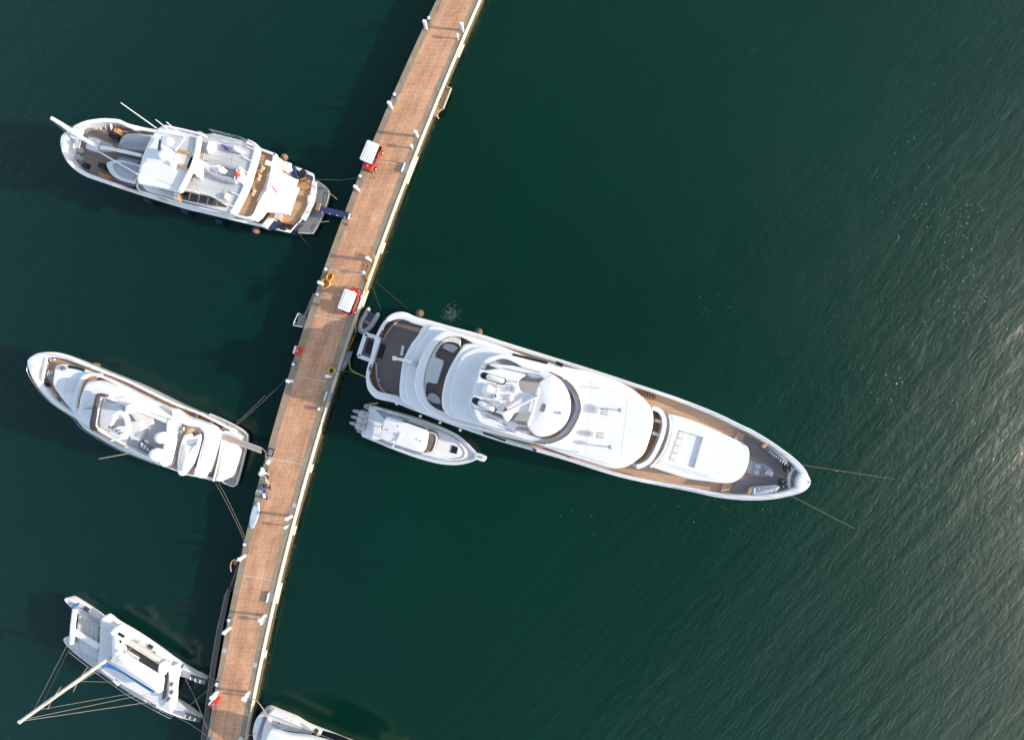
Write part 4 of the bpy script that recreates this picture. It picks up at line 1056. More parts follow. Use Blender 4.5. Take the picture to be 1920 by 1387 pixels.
# ------------------------------------------------------------------ inflatable boats
def rib(label, bow, stern, z, wid, tube_r, m_tube, m_floor, outboard=None, console=False, group=None, name="inflatable_boat"):
    """bow, stern in photo pixels; built along +X then turned"""
    a, b = P(*stern, z), P(*bow, z); L = (b - a).xy.length; ang = math.atan2(b.y - a.y, b.x - a.x)
    t = at0(name, label, "dinghy", group)
    w = wid / 2 - tube_r; path = []
    for y in (-w,):
        path += [Vector((0, y, tube_r)), Vector((L * .25, y, tube_r)), Vector((L * .55, y, tube_r + .02))]
    path += [Vector((L * .78, -w * .72, tube_r + .08)), Vector((L * .93, -w * .28, tube_r + .16)), Vector((L - tube_r, 0, tube_r + .18))]
    path += [Vector((p.x, -p.y, p.z)) for p in reversed(path[:-1])]
    q = []
    for i in range(len(path) - 1):
        p0, p1, p2, p3 = path[max(i - 1, 0)], path[i], path[i + 1], path[min(i + 2, len(path) - 1)]
        for k in range(4):
            s = k / 4; q.append(.5 * ((2 * p1) + (p2 - p0) * s + (2 * p0 - 5 * p1 + 4 * p2 - p3) * s * s + (3 * p1 - p0 - 3 * p2 + p3) * s ** 3))
    q.append(path[-1])
    part("tube", MB().tube(q, tube_r, 12), m_tube, t)
    for y in (-w, w): part("tube_cone", MB().lathe((0, y, tube_r), [(tube_r, 0), (tube_r * .85, .12), (tube_r * .4, .24), (.02, .28)], 12, axis=(-1, 0, 0)), m_tube, t)
    fl = [Vector((.1, -w, .12)), Vector((L * .6, -w, .12)), Vector((L * .8, -w * .6, .16)), Vector((L * .93, 0, .2)), Vector((L * .8, w * .6, .16)), Vector((L * .6, w, .12)), Vector((.1, w, .12))]
    part("floor", MB().slab(fl, .02, r=0), m_floor, t)
    part("transom", MB().box((.14, 0, .05), .07, 2 * w, .5, r=.02), m_floor, t)
    part("thwart", MB().box((L * .48, 0, .34), .26, 2 * w, .06, r=.02), M["slats"] if not console else M["white"], t)
    if console:
        part("console", MB().box((L * .42, .05, .12), .55, .5, .75, r=.08), M["white"], t)
        part("bow_cushion", MB().slab([Vector((L * .55, -w * .8, .5)), Vector((L * .9, 0, .5)), Vector((L * .55, w * .8, .5))], .2, r=.05), M["white"], t)
    if outboard:
        ob = part("outboard_motor", MB().box((-.10, 0, .55), .42, .34, .42, r=.1), outboard, t)
        part("outboard_leg", MB().box((-.08, 0, -.2), .18, .12, .75, r=.03), M["dgrey"], ob)
    t.location = (a.x, a.y, a.z); t.rotation_euler = (0, 0, ang)
    return t
d = rib("small grey inflatable dinghy floating between the pier and the superyacht's stern", (678, 624), (700, 586), .05, 1.62, .25, M["lgrey"], mat("dinghy_floor", (.10, .14, .20), .6, .2, 4))

# ------------------------------------------------------------------ navy hulled explorer yacht
def explorer():
    st, bw = (582, 381), (117, 262)
    out = [(113.6,264),(116,254.5),(127,244),(142.6,234),(161,226.5),(186,222.5),(205,222.4),(224,224.5),(241,232),(260,237),(291,243),(340,252),(400,263),(450,274),(482,281),(514,291),(532,302,1),(545,306),(551,311),(570,318),(588,326,1),(590,337),(587,362),(580,389),(565.6,413),(555,424,1),(544,437,1),(499,427),(477.7,423),(420,409),(378,399),(345,391),(279,371),(260,365),(221,352),(180,338),(161,331),(142.6,320),(127,305),(118,289),(113.6,272)]
    H = Hull(out, st, bw, [(0, 1.75), (.25, 2.3), (.6, 3.1), (.72, 3.3), (.76, 4.2), (1, 5.0)], lambda u: 1.0 if u < .7 else 1.25, lambda u: ramp(u, [(0, .28), (.6, .30), (.75, .34), (1, .4)]), fs=.02, fb=.45, over=.05)
    T = teak_mat("teak_deck_explorer", (.60, .37, .21), H.ang)
    TG = teak_mat("shaded_teak_explorer", (.30, .24, .20), H.ang)  # greyer copy of the teak, bulwark shade painted into it
    t = thing("explorer_yacht", "white and navy explorer yacht with a bowsprit, moored at the upper left", "yacht", P(350, 330, 0))
    hull = part("hull", H.mb, [M["navy"], M["white"], M["antifoul"], M["white"]], t)
    part("deck", H.deck(), TG, t)
    def dk(x, y, e=.03): return P(x, y, H.zr(H.u_px(x, y)) - H.depth(H.u_px(x, y)) + e)
    # swim platform and gangway
    part("swim_platform", MB().slab(C([(588,336),(592,338),(604,346),(616,357),(615,372),(609,390),(600,413),(588,434),(583,437),(559,436),(556,424),(568,412),(580,390)], .75), .45, r=.05), M["steelplate"], t)
    part("platform_edge", MB().wall(W([(592,338),(604,346),(616,357),(615,372),(609,390),(600,413),(588,434),(583,437),(559,436)], .82, 3, False), .5, .10), M["kerb"], t)
    for a, b in (((609,361),(603,392)), ((592,414),(583,430)), ((607,362),(612,361))): part("platform_slot", MB().bar(P(*a, .77), P(*b, .77), .10, .02), M["dgrey"], t)
    part("platform_box", MB().slab(C([(595,380),(602,381),(597,397),(589,395)], 1.0), .75, r=.05), M["wood"], t)
    gw = part("gangway", MB().bar(P(600, 392, 2.0), P(655, 405.5, PZ + .15), .62, .10), M["navycloth"], t)
    for x, y, z in ((604,398,2.0),(618,401,1.95),(632,404,1.9),(646,408,1.8)): part("stanchion", MB().tube([P(x, y, z), P(x, y, z + .8)], .045, 8), M["white"], gw)
    part("gangway_end", MB().bar(P(656, 401, PZ + .16), P(653, 411, PZ + .16), .12, .12), M["white"], gw)
    # cockpit teak and trim
    ck = [(545,382),(556,350),(560,338),(574,331),(586,332),(587,350),(584,366),(576,390),(564,408),(550,422),(530,418),(512,412),(500,408),(512,396),(535,398)]
    part("cockpit_deck", MB().sheet(C(ck, 1.55)), T, t)
    for a, b in (((590,338,2.2),(632,374,2.0)), ((557,420,2.3),(617,415,2.0))): part("pole", MB().tube([P(*a), P(*b)], .045, 6), M["lrope"], t)
    part("stern_bench", MB().wall(W([(589,340),(587,362),(580,388),(567,411)], 1.8, 4, False), 1.5, .45), M["white"], t)
    part("cockpit_table", MB().slab(C([(577,366),(585,366),(584,380),(576,379)], 2.0), 1.9, r=.03), M["white"], t)
    part("bathing_steps", MB().slab(C([(560,344),(580,336),(585,352),(572,356),(556,352)], 1.75), 1.4, r=.03), M["slats"], t)
    for x, y in ((571,326),(533,428)): part("winch", MB().lathe(P(x, y, 1.9), [(.3, 0), (.22, .1), (.2, .35), (.3, .45), (.3, .5)], 12), M["black"], t)
    part("stair_cover", MB().slab(C([(547,308),(552,311),(557,334),(546,328),(546,318)], 2.5), 1.6, r=.04), M["navycloth"], t)
    part("stair_cover", MB().slab(C([(511,412),(524,417),(513,430),(502,428)], 2.4), 1.6, r=.04), M["navycloth"], t)
    stp = part("stairs", MB().slab(C([(517,398),(530,402),(526,415),(514,411)], 1.9), 1.5, r=.02), M["slats"], t)
    for k in range(5): part("step", MB().bar(P(518 + k * 2.6, 399 + k * .8, 1.96), P(515 + k * 2.6, 410 + k * .8, 1.96), .10, .05), M["white"], stp)
    # main house, all the way from pilot house to aft awning
    mh = [(272,292),(290,252),(310,244),(380,256),(450,272),(480,284),(500,300),(496,345),(480,385),(458,405),(420,396),(350,378),(300,364),(268,350)]
    part("main_house", MB().slab(W(mh, 4.3), 1.8, r=.05), M["white"], t)
    # upper teak deck aft of the boat deck
    ad = [(470,274,1),(484,279),(512,291,1),(508,312),(500,348),(484,379),(468,406,1),(433,397,1),(455,370),(468,338),(477,300)]
    part("aft_upper_deck", MB().slab(W(ad, 4.5), 4.0, r=.02), T, t)
    part("aft_bulwark", MB().wall(W([(480,277),(512,288.5),(514,291),(510,315),(502,350),(486,381),(469,408),(432,399)], 4.8, 4, False), 4.2, .22), M["white"], t)
    part("settee", MB().slab(W([(501,325),(507,325),(503,345),(494,366),(485,379),(481,376),(490,358),(498,340)], 4.75), 4.5, r=.06), M["lgrey"], t)
    # awning over the cockpit
    aw = [(514,291,1),(521,294),(528,299,1),(528,321,1),(545,331),(559,337,1),(554,351),(547,366),(541,385),(536,402,1),(518,399),(498,398,1),(490,409),(482,416,1),(468,409,1),(484,382),(499,353),(508,322)]
    part("awning", MB().slab(W(aw, 4.1), 3.95, r=.05, dome=.18), M["cloth"], t)
    part("awning_beam", MB().wall(W([(556,350),(549,368),(543,385),(538,401)], 4.0, 3, False), 3.6, .35), M["white"], t)
    for x, y in ((556,352),(538,400),(470,411),(514,293)): part("awning_post", MB().tube([P(x, y, 1.6), P(x, y, 4.0)], .05, 8), M["steel"], t)
    part("side_wing", MB().slab(C([(529,302),(543,306),(546,318),(536,322),(530,320)], 2.9), 1.7, r=.04), M["white"], t)
    part("side_wing", MB().slab(C([(502,408),(511,409),(498,426),(488,424)], 2.9), 1.7, r=.04), M["white"], t)
    part("ensign_staff", MB().tube([P(506, 344, 5.0), P(519, 361, 5.2)], .05, 6), M["red"], t)
    # boat deck roof
    bd = [(366,250),(384,251,1),(402,250,1),(434,258),(461,265),(480,275,1),(477,296),(471,316),(464,340),(455,362),(446,380),(438,395),(433,398,1),(427,386,1),(408,374),(388,366),(366,362),(345,357),(335,357),(350,322)]
    bdk = part("boat_deck", MB().slab(W(bd, 6.0), 5.55, r=.10), M["pad"], t)
    part("deck_rim", MB().wall(W([(463,265),(480,275),(477,296),(471,316),(464,340),(455,362),(446,380),(438,395),(432,397)], 6.14, 4, False), 5.6, .42), M["white"], bdk)
    for k in range(6):
        f = k / 5; x = 470 - 36 * f ** 1.3; y = 276 + 108 * f
        part("rim_bracket", MB().bar(P(x - 9, y - 2, 6.08), P(x + 5, y + 4, 6.10), .12, .12), M["white"], bdk)
    for a, b in (((384,287),(462,307)), ((380,275),(470,293)), ((360,345),(455,366)), ((365,335),(372,360)), ((436,285),(431,340)), ((416,365),(424,345))): part("seam", MB().bar(P(*a, 6.003), P(*b, 6.003), .05, .012), M["lgrey"], bdk)
    part("side_opening", MB().slab(W([(340,362),(352,361),(375,364),(398,370),(414,379),(425,388),(408,386),(380,381),(345,374)], 4.45), 4.25, r=0), M["dgrey"], t)
    for k in range(4): part("opening_strut", MB().bar(P(357 + k * 17, 362 + k * 4, 5.6), P(354 + k * 17, 375 + k * 4.2, 4.4), .09, .09), M["wood"], t)
    # skylight box and stairs on the boat deck
    part("skylight", MB().slab(C([(357,288),(374,299),(384,304),(376,318),(368,330),(366,327),(346,318)], 7.0), 5.9, r=.12), M["white"], t)
    for pts in ([(369,280.5),(385,285),(383,297),(367,293)], [(350,322),(367,330),(364,341),(348,332)], [(328,357),(337,361),(334,376),(325,373)]):
        s_ = part("stairs", MB().slab(C(pts, 6.02 if pts[0][1] < 350 else 5.0), 4.4, r=0), M["slats"], t)
        for k in range(5):
            f = (k + .5) / 5; a, b, c, d = pts
            part("step", MB().bar(P(a[0] + (b[0] - a[0]) * f, a[1] + (b[1] - a[1]) * f, s_.data.vertices[-1].co.z + .04), P(d[0] + (c[0] - d[0]) * f, d[1] + (c[1] - d[1]) * f, s_.data.vertices[-1].co.z + .04), .06, .04), M["offwhite"], s_)
    part("side_stair", MB().slab(C([(378,262),(390,252),(400,254),(398,266),(388,272),(380,285),(375,276)], 5.95), 5.5, r=.02), M["lgrey"], t)
    part("locker", MB().slab(C([(391,264),(402,266),(399,277),(390,286),(386,278)], 6.5), 5.9, r=.08), M["white"], t)
    part("locker", MB().slab(C([(436,275),(440,272),(456,284),(448,286),(437,281)], 6.6), 5.95, r=.1), M["white"], t)
    part("locker", MB().slab(C([(443,322),(452,318),(460,332),(455,345),(443,340)], 6.5), 5.95, r=.12), M["white"], t)
    part("hatch", MB().slab(C([(422,361),(429,364),(426,375),(418,371)], 6.25), 5.95, r=.05), M["white"], t)
    part("hatch_slats", MB().slab(C([(420,362),(422,363),(420,370),(418,369)], 6.28), 6.2, r=0), M["slats"], t)
    # pilot house roof
    ph = [(308.6,234,1),(296,240),(285,254),(274,274),(266,294),(260.5,314),(257,332),(257.5,341),(262,345),(295,351),(329,359,1),(337,356),(354,325),(367,291),(373.5,255,1),(360,247),(335,240)]
    pr = part("pilothouse_roof", MB().slab(W(ph, 7.0), 6.45, r=.14), M["white"], t)
    part("roof_seam", MB().bar(P(291, 335, 7.005), P(325, 349, 7.005), .05, .012), M["lgrey"], pr)
    part("pilothouse", MB().slab(W([(310,246),(292,252),(276,285),(270,315),(266,338),(300,347),(330,352),(360,300),(366,258)], 6.5), 4.2, r=0), M["glass"], t)
    part("bridge_coaming", MB().wall(W([(310,236),(340,242),(372,250),(384,254)], 7.3, 3, False), 6.9, .14), M["white"], pr)
    part("bridge_coaming", MB().wall(W([(372,256),(366,291),(353,325),(336,357)], 7.35, 3, False), 6.9, .22), M["white"], pr)
    rf = MB().slab(C([(305,255),(340,257),(366,256),(358,296),(345,286),(322,286),(306,290),(300,280)], 7.06), 6.9, r=.02)
    part("roof_pad", rf, M["pad"], pr)
    part("flybridge_well", MB().slab(C([(333,284),(354,288),(348,310),(326,308)], 7.08), 6.9, r=0), M["offwhite"], pr)
    for a, b in (((333,282),(355,288)), ((325,305),(352,318))): part("well_edge", MB().bar(P(*a, 7.2), P(*b, 7.2), .2, .25), M["slats"], pr)
    # mast with domes on the roof
    mst = part("mast", MB().slab(C([(310,280),(318,288),(324,300),(330,290),(337,296),(336,300),(328,306),(324,324),(321,322),(317,305),(306,292),(300,272),(303,270)], 8.6), 8.3, r=.08), M["white"], t)
    part("mast_column", MB().box(P(318, 292, 7.0), .7, .9, 1.4, H.ang, r=.1), M["white"], mst)
    for x, y, r_ in ((320, 266.5, .38), (308, 293.5, .42), (297, 298, .15)): part("satellite_dome", MB().lathe(P(x, y, 8.45), [(r_ * .8, 0), (r_, .1), (r_ * .95, r_ * .7), (r_ * .6, r_ * 1.25), (.02, r_ * 1.4)], 18), M["white"], mst)
    part("radar_scanner", MB().bar(P(300.5, 262, 9.0), P(298, 282, 9.0), .14, .12), M["navycloth"], mst)
    part("radar_scanner", MB().bar(P(348, 258, 8.2), P(329, 283, 8.2), .09, .09), M["white"], mst)
    for a, b in (((313, 241), (292, 224.5)), ((347, 258), (312, 229)), ((294, 241), (226.5, 193))):
        part("whip_antenna", MB().tube([P(*a, 7.0), P(*b, 9.2)], .05, 6, r1=.03), M["white"], pr)
    # bow: sprit, crane, inner bulwark frames
    sp = part("bowsprit", MB().tube([P(133, 246, 5.3), P(116, 233.5, 5.5), P(96.5, 221.8, 5.7)], .24, 10, r1=.18), M["white"], t)
    part("sprit_stay", MB().tube([P(99, 225, 5.6), P(138, 240, 5.0)], .05, 6), M["lrope"], sp)
    part("sprit_stay", MB().tube([P(99, 226, 5.6), P(124, 249, 5.0)], .05, 6), M["lrope"], sp)
    part("bow_platform", MB().slab(C([(128,244),(140,236),(152,238),(148,254),(146,262),(142,276),(139,274),(140,262),(132,258)], 5.15), 4.7, r=.06), M["white"], t)
    part("bow_beam", MB().tube([P(135, 247, 5.3), P(158, 262, 5.0), P(184, 276, 4.6)], .20, 8, r1=.17), M["white"], t)
    for k in range(6):
        u = .78 + k * .035; a = H.at(u, -3.0 + k * .12, 4.4)
    for x, y in ((166,236),(176,233),(187,231),(197,231),(207,233)): part("bulwark_frame", MB().bar(P(x, y - 6, 4.3), P(x + 3, y + 11, 3.4), .10, .25), M["white"], t)
    part("crane_base", MB().box(P(191, 279, 3.0), 1.2, 1.2, 1.3, H.ang, r=.12), M["white"], t)
    part("crane_boom", MB().tube([P(190, 277, 4.6), P(208, 279, 4.7), P(266, 292, 5.0)], .20, 10, r1=.16), M["white"], t)
    part("crane_head", MB().slab(C([(188,268),(193,264),(205,268),(212,276),(208,284),(190,284)], 4.4), 4.1, r=.06), M["lgrey"], t)
    part("stay", MB().tube([P(184, 284, 4.4), P(257.5, 326.5, 7.0)], .06, 6), M["white"], t)
    part("stay", MB().tube([P(158, 250, 4.6), P(228, 277, 5.0)], .05, 6), M["lrope"], t)
    for x, y, m in ((158,285,"lgrey"),(152,297,"lgrey"),(166,313,"black"),(160,263,"white")): part("windlass", MB().lathe(dk(x, y), [(.34, 0), (.3, .12), (.18, .18), (.18, .4), (.28, .46), (.26, .5)], 14), M[m], t)
    for pts in ([(184,322),(206,329),(204,338),(184,331)], [(215,228),(226,232),(220,250),(213,248)]):
        s_ = part("stairs", MB().slab([dk(x, y, .5) for x, y in pts], 2.4, r=.02), M["slats"], t)
    part("net_locker", MB().slab([dk(x, y, .6) for x, y in ((186,304),(194,307),(199,320),(190,316),(182,312))], 2.6, r=.05), M["black"], t)
    part("net_locker", MB().slab([dk(x, y, .6) for x, y in ((204,248),(224,255),(220,262),(202,255))], 2.6, r=.05), M["black"], t)
    part("side_deck", MB().slab(W([(262,342),(330,362),(330,374),(300,370),(262,356)], 3.9), 2.2, r=.02), TG, t)
    part("side_bulwark", MB().wall(W([(258,342),(261,357),(300,368),(336,379),(380,390),(425,400)], 4.0, 4, False), 2.4, .14), M["white"], t)
    part("handrail", rail(MB(), W([(402,250),(434,258),(461,265),(480,275)], 6.1, 3, False), .9, .03, 1.3, 2), M["steel"], bdk)
    part("handrail", rail(MB(), W([(427,386),(408,374),(388,366),(366,362),(345,357)], 6.05, 3, False), .9, .03, 1.3, 2), M["white"], bdk)
    part("window", MB().wall(W([(300,367),(360,383),(420,398)], 3.6, 3, False), 3.0, .06), M["glass"], t)
    G = "covered tenders on the navy yacht's foredeck"
    def tender(name, label, pts, z0, z1, m, white=None):
        c = sum((P(q[0], q[1], 0) for q in pts), Vector()) / len(pts)
        b = thing(name, label, "tender", Vector((c.x, c.y, z0)), G)
        if white: part("hull", MB().slab(W(white, z1 - .1), z0, r=.08, flare=.3), M["white"], b)
        part("cover", MB().slab(W(pts, z1), z0 + (.5 if white else 0), r=.2, dome=.25, flare=.15), m, b)
        return b
    tender("tender", "tender under a pale grey cover ahead of the pilot house, upper side", [(236,249,1),(255,249),(286,252,1),(276,280,1),(250,279),(219,276,1),(226,258)], 2.6, 4.4, M["grey"])
    tender("tender", "white pointed tender with grey cover ahead of the pilot house, lower side", [(210,308),(228,304),(264,313,1),(251,340,1),(228,333),(214,321)], 2.5, 4.2, M["grey"], [(199,309),(205,302.5),(228,299.5),(266,310,1),(251,345,1),(221,336),(206,324)])
    tender("tender", "narrow grey covered boat between the two tenders on the foredeck", [(222,292),(260,300,1),(255,315,1),(225,306)], 2.5, 3.7, M["grey"])
    # furniture on the teak deck
    ch = at0("deck_chair", "", "chair", "wicker chairs on the teak aft deck")
    part("seat", MB().box((0, 0, .36), .62, .62, .10, r=.1), M["offwhite"], ch)
    part("backrest", MB().wall([Vector((.30 * math.cos(a), .32 * math.sin(a), .85)) for a in [R(-100 + 20 * k) for k in range(11)]], .4, .06), M["wood"], ch)
    for x in (-.24, .24):
        for y in (-.24, .24): part("leg", MB().tube([(x, y, 0), (x, y, .38)], .025, 6), M["wood"], ch)
    for i, (x, y, a, l) in enumerate(((492,318,-40,"wicker deck chair nearest the white slatted table"),(486,334.5,-20,"wicker deck chair in the middle of the navy yacht's teak deck"),(476,362,-30,"wicker deck chair lowest on the navy yacht's teak deck"))):
        if i == 0: ch.location = P(x, y, 4.5); ch.rotation_euler = (0, 0, R(a)); ch["label"] = l
        else: dup(ch, P(x, y, 4.5), R(a), l)
    tb = thing("deck_table", "white slatted table at the top of the navy yacht's teak deck", "table", P(503, 305, 4.5))
    for k in range(5): part("tabletop_slat", MB().bar(P(500 + k * 2.6, 300 + k * .8, 5.2), P(497 + k * 2.6, 309 + k * .8, 5.2), .10, .04), M["white"], tb)
    for x, y in ((499,303),(509,306),(498,308),(507,311)): part("leg", MB().tube([P(x, y, 4.5), P(x, y, 5.2)], .03, 6), M["white"], tb)
    for x, y, l in ((537,298.5,"peach coloured round fender at the navy yacht's upper quarter"),(484,434,"peach coloured round fender at the navy yacht's lower side")):
        single("fender", MB().lathe(P(x, y, .35), [(.03, 0), (.22, .06), (.33, .28), (.35, .5), (.27, .76), (.1, .88)], 16), M["peach"], l, "fender", "fenders along the boats")
    for x, y, l in ((283,378,"small dark fender on the navy yacht's lower side, nearest the bow"),(351,398,"dark fender midway on the navy yacht's lower side"),(415,417,"dark fender on the navy yacht's lower side, nearest the stern")):
        single("fender", MB().lathe(P(x, y, .3), [(.03, 0), (.18, .05), (.24, .3), (.24, .7), (.15, .95), (.05, 1.05)], 12), M["navycloth"], l, "fender", "fenders along the boats")
    single("folded_cover", MB().slab(C([(413,270),(421,272),(423,276),(427,279),(424,281),(417,275)], 6.25), 6.0, r=.06), M["purple"], "crumpled purple cloth lying on the navy yacht's white boat deck", "cloth")
    rib("grey inflatable tender with a red outboard on the navy yacht's boat deck", (387, 313), (449, 331), 6.02, 1.75, .27, M["grey"], M["lgrey"], M["red"], True, None, "inflatable_tender")
explorer()

# ------------------------------------------------------------------ white motor yacht
def motoryacht():
    st, bw = (452, 850), (52, 681)
    out = [(51.5,681),(54.4,672.5),(63,665.5),(76,661.3),(97.7,660),(119,663),(141,671),(165.4,681.8),(207,699),(242,713.5),(290,737),(330.7,756),(372.5,772),(394,782),(416,793),(432,802,1),(444,822),(442,850),(433,880),(417,903,1),(394,900),(384,897),(344,889),(331,883),(307.7,875),(297.6,871.4),(250,853),(219,840),(184,820),(159.7,805),(149.6,794),(139.5,783),(112,765.4),(93.3,751),(73,728),(58.7,705)]
    H = Hull(out, st, bw, [(0, 1.9), (.3, 2.3), (.65, 3.1), (1, 3.9)], lambda u: .7, lambda u: ramp(u, [(0, .25), (.6, .22), (.85, .45), (1, .6)]), fs=.30, fb=.55, over=.05)
    T = teak_mat("teak_deck_motoryacht", (.50, .31, .20), H.ang)
    t = thing("motor_yacht", "white flybridge motor yacht with teak side deck, moored at the left", "yacht", P(260, 780, 0))
    hull = part("hull", H.mb, [M["white"], M["white"], M["antifoul"], M["white"]], t)
    part("side_deck", H.deck(), T, t)
    def dk(x, y, e=.03): return P(x, y, H.zr(H.u_px(x, y)) - .7 + e)
    part("swim_platform", MB().slab(W([(392,776,1),(420,788),(450,804),(461,813),(463.4,819.5),(460.5,839.7),(452,875.7),(444,904),(440,910),(434,911),(417,904),(400,898,1),(415,850),(405,800)], .65), .35, r=.06), M["platform"], t)
    part("platform_edge", MB().wall(W([(392,776),(420,788),(450,804),(461,813),(463.4,819.5),(460.5,839.7),(452,875.7),(444,904),(440,910),(434,911),(417,904)], .72, 4, False), .4, .10), M["offwhite"], t)
    # foredeck well and bow pad
    part("bow_pad", MB().slab([dk(x, y, .5) for x, y in sm([(60,684),(66,672),(78,668,1),(88,670,1),(84,690),(77,712,1),(70,704)], 3)], 2.2, r=.05), M["white2"], t)
    part("anchor_well", MB().slab([dk(x, y, .08) for x, y in ((88,688),(96,676),(106,678),(104,688),(99,700),(97,716),(92,712),(86,704))], 2.2, r=.02), M["floor"], t)
    for x, y, m in ((92,676,"black"),(91,722,"black"),(92,700,"steel"),(96,698,"steel"),(100,674,"steel"),(87,714,"dgrey")): part("windlass", MB().lathe(dk(x, y, .1), [(.24, 0), (.2, .1), (.14, .15), (.14, .3), (.22, .36)], 12), M[m], t)
    part("bow_beam", MB().bar(dk(87, 671, .6), dk(78, 717, .6), .25, .12), M["offwhite"], t)
    # lower house
    L1 = [(99,702),(102,688),(107,683),(121,682.5),(145,689),(172,699),(205,714),(242,734),(285,756),(331,779),(362,792),(392,804),(405,813,1),(388,868),(380,890,1),(344,885),(300,867),(250,847),(190,818),(155,795),(142,781),(127,762),(112,744),(98,722)]
    part("main_house", MB().slab(W(L1, 3.75), 1.4, r=.22, flare=.1), M["white"], t)
    part("hatch", MB().slab(C([(124,708),(148,712),(147,732),(118,736),(122,722)], 3.80), 3.7, r=.03), M["white2"], t)
    part("window", MB().wall(W([(128,687),(145,690),(158,694)], 3.79, 3, False), 3.7, .28), M["glass"], t)
    part("cleat", MB().lathe(P(120, 690, 3.75), [(.2, 0), (.22, .2), (.1, .3)], 10), M["dgrey"], t)
    for a, b in (((107,733),(111,741)), ((107,744),(114,752))): part("vent", MB().bar(P(*a, 3.6), P(*b, 3.6), .08, .1), M["black"], t)
    # upper house with the sunk walkway in front
    part("walkway", MB().wall(W([(144,764),(145,748),(152,724),(160,711),(172,706),(182,706)], 3.80, 4, False), 3.7, .55), M["slats"], t)
    part("walkway", MB().wall(W([(183,710),(215,726),(250,744),(280,762),(290,768),(330,793),(345,803)], 3.80, 4, False), 3.7, .5), M["varnish"], t)
    part("coach_coaming", MB().wall(W([(137,770),(140,748),(148,720),(158,706),(176,702),(184,704)], 4.15, 4, False), 3.5, .30), M["white"], t)
    L2 = [(144.5,778),(145,766),(148,746),(155,726.5),(162.6,717),(177,715),(205,726),(242,744),(290,770),(322,787),(326,793),(323,818),(318,850),(311,873),(300,870),(250,851),(200,827),(165,802)]
    part("upper_house", MB().slab(W(L2, 5.0), 3.6, r=.30, flare=-.1), M["white"], t)
    part("horn", MB().ell(P(157, 757, 5.05), .15, .15, .14), M["offwhite"], t)
    part("wiper", MB().tube([P(149, 766, 4.95), P(174, 765, 5.05)], .03, 6), M["dgrey"], t)
    F1 = [(171,797),(174,776),(180,750),(184,741),(196,742),(215,749),(240,758),(275,773),(312,786),(322,791),(321,820),(317,850),(310,871),(290,866),(255,850),(230,838),(200,823),(176,806)]
    F2 = [(178,797),(181,778),(187,754),(190,746),(198,747),(216,754),(238,763),(272,777),(306,791),(312,796),(309,820),(304,845),(298,860),(286,859),(258,847),(232,834),(203,818),(183,805)]
    part("flybridge_coaming", MB().slab(W(F1, 5.75), 4.9, r=.12, holes=[(W(F2, 5.75), .62)]), M["white"], t)
    part("flybridge_floor", MB().sheet(W(F2, 5.16)), M["floor"], t)
    part("windscreen", MB().wall(W([(198,742),(184,740),(179,752),(174,776),(170.5,798),(176,806)], 6.1, 4, False), 5.7, .26), mat("plum_windscreen", (.09, .065, .07), .15), t)
    part("windscreen", MB().wall(W([(176,806),(195,818),(222,833),(232,838)], 6.0, 3, False), 5.7, .10), M["tint"], t)
    part("sunpad", MB().slab(W([(192,750),(200,750),(226,760),(218,777),(205,800),(186,798)], 5.6), 5.16, r=.1), M["white2"], t)
    ra = part("radar_arch", MB().tube(W([(214,778),(224,774),(234,779),(239,790),(240,805),(234,818),(220,815),(209,808)], 7.2, 4, False), .26, 10), M["white"], t)
    part("arch_wing", MB().slab(C([(234,760),(241,758),(245,763),(238,776),(233,774)], 6.9), 5.7, r=.1), M["offwhite"], t)
    part("arch_plate", MB().slab(W([(212,802),(224,799),(238,800),(240,810),(232,820),(216,812)], 7.5), 7.25, r=.06), M["white"], ra)
    for x, y in ((219,801),(226,806),(213,799),(231,811)): part("antenna", MB().lathe(P(x, y, 7.45), [(.12, 0), (.05, .05), (.05, .5), (.1, .52), (.1, .6)], 8), M["dgrey"], ra)
    part("whip_antenna", MB().tube([P(236, 821, 7.2), P(208, 826, 7.6)], .06, 6), M["white"], ra)
    part("whip_antenna", MB().tube([P(245, 849, 5.8), P(185, 860, 7.4)], .05, 6, r1=.03), M["lrope"], t)
    part("whip_antenna", MB().tube([P(204, 759, 5.8), P(255, 755, 6.2), P(285, 752, 6.0)], .05, 6), M["white"], t)
    part("helm_seat", MB().slab(C([(244,790),(260,790),(268,797),(264,812),(258,825),(244,824),(240,810)], 5.9), 5.16, r=.12), M["white2"], t)
    part("bench_seat", MB().slab(C([(247,762),(286,778),(285,795),(270,800),(258,795),(244,776)], 5.6), 5.16, r=.1), M["offwhite"], t)
    for x, y, r_ in ((307.5,819.5,.55),(297.5,851,.60)): part("satellite_dome", MB().lathe(P(x, y, 5.7), [(r_ * .8, 0), (r_, .12), (r_ * .98, .5), (r_ * .75, .85), (r_ * .4, 1.02), (.02, 1.07)], 22), M["white"], t)
    part("dome_shelf", MB().slab(W([(313,788),(325,792),(323,820),(317,850),(309,874),(300,870),(298,860),(306,840),(311,815)], 5.8), 4.9, r=.1), M["white"], t)
    # aft upper deck, tender cradle, flaps
    part("aft_upper_deck", MB().slab(C([(324,795),(345,800),(372,812),(402,812),(389,872),(379,892),(344,888),(311,872)], 3.85), 3.0, r=.02), T, t)
    part("aft_pad", MB().slab(C([(326,796),(342,800),(332,850),(320,847)], 4.3), 3.8, r=.06), M["offwhite"], t)
    part("hoist", MB().lathe(P(361, 806, 4.6), [(.2, 0), (.2, .8), (.3, .85), (.1, .95)], 12), M["wood"], t)
    fl = part("aft_roof", MB().slab(W([(374,803),(388,806,1),(397,810),(401,818),(399,840),(393,868),(386,890),(381,896),(372,896),(362,889,1),(368,866),(377,833),(381,812)], 4.6), 4.2, r=.12), M["white"], t)
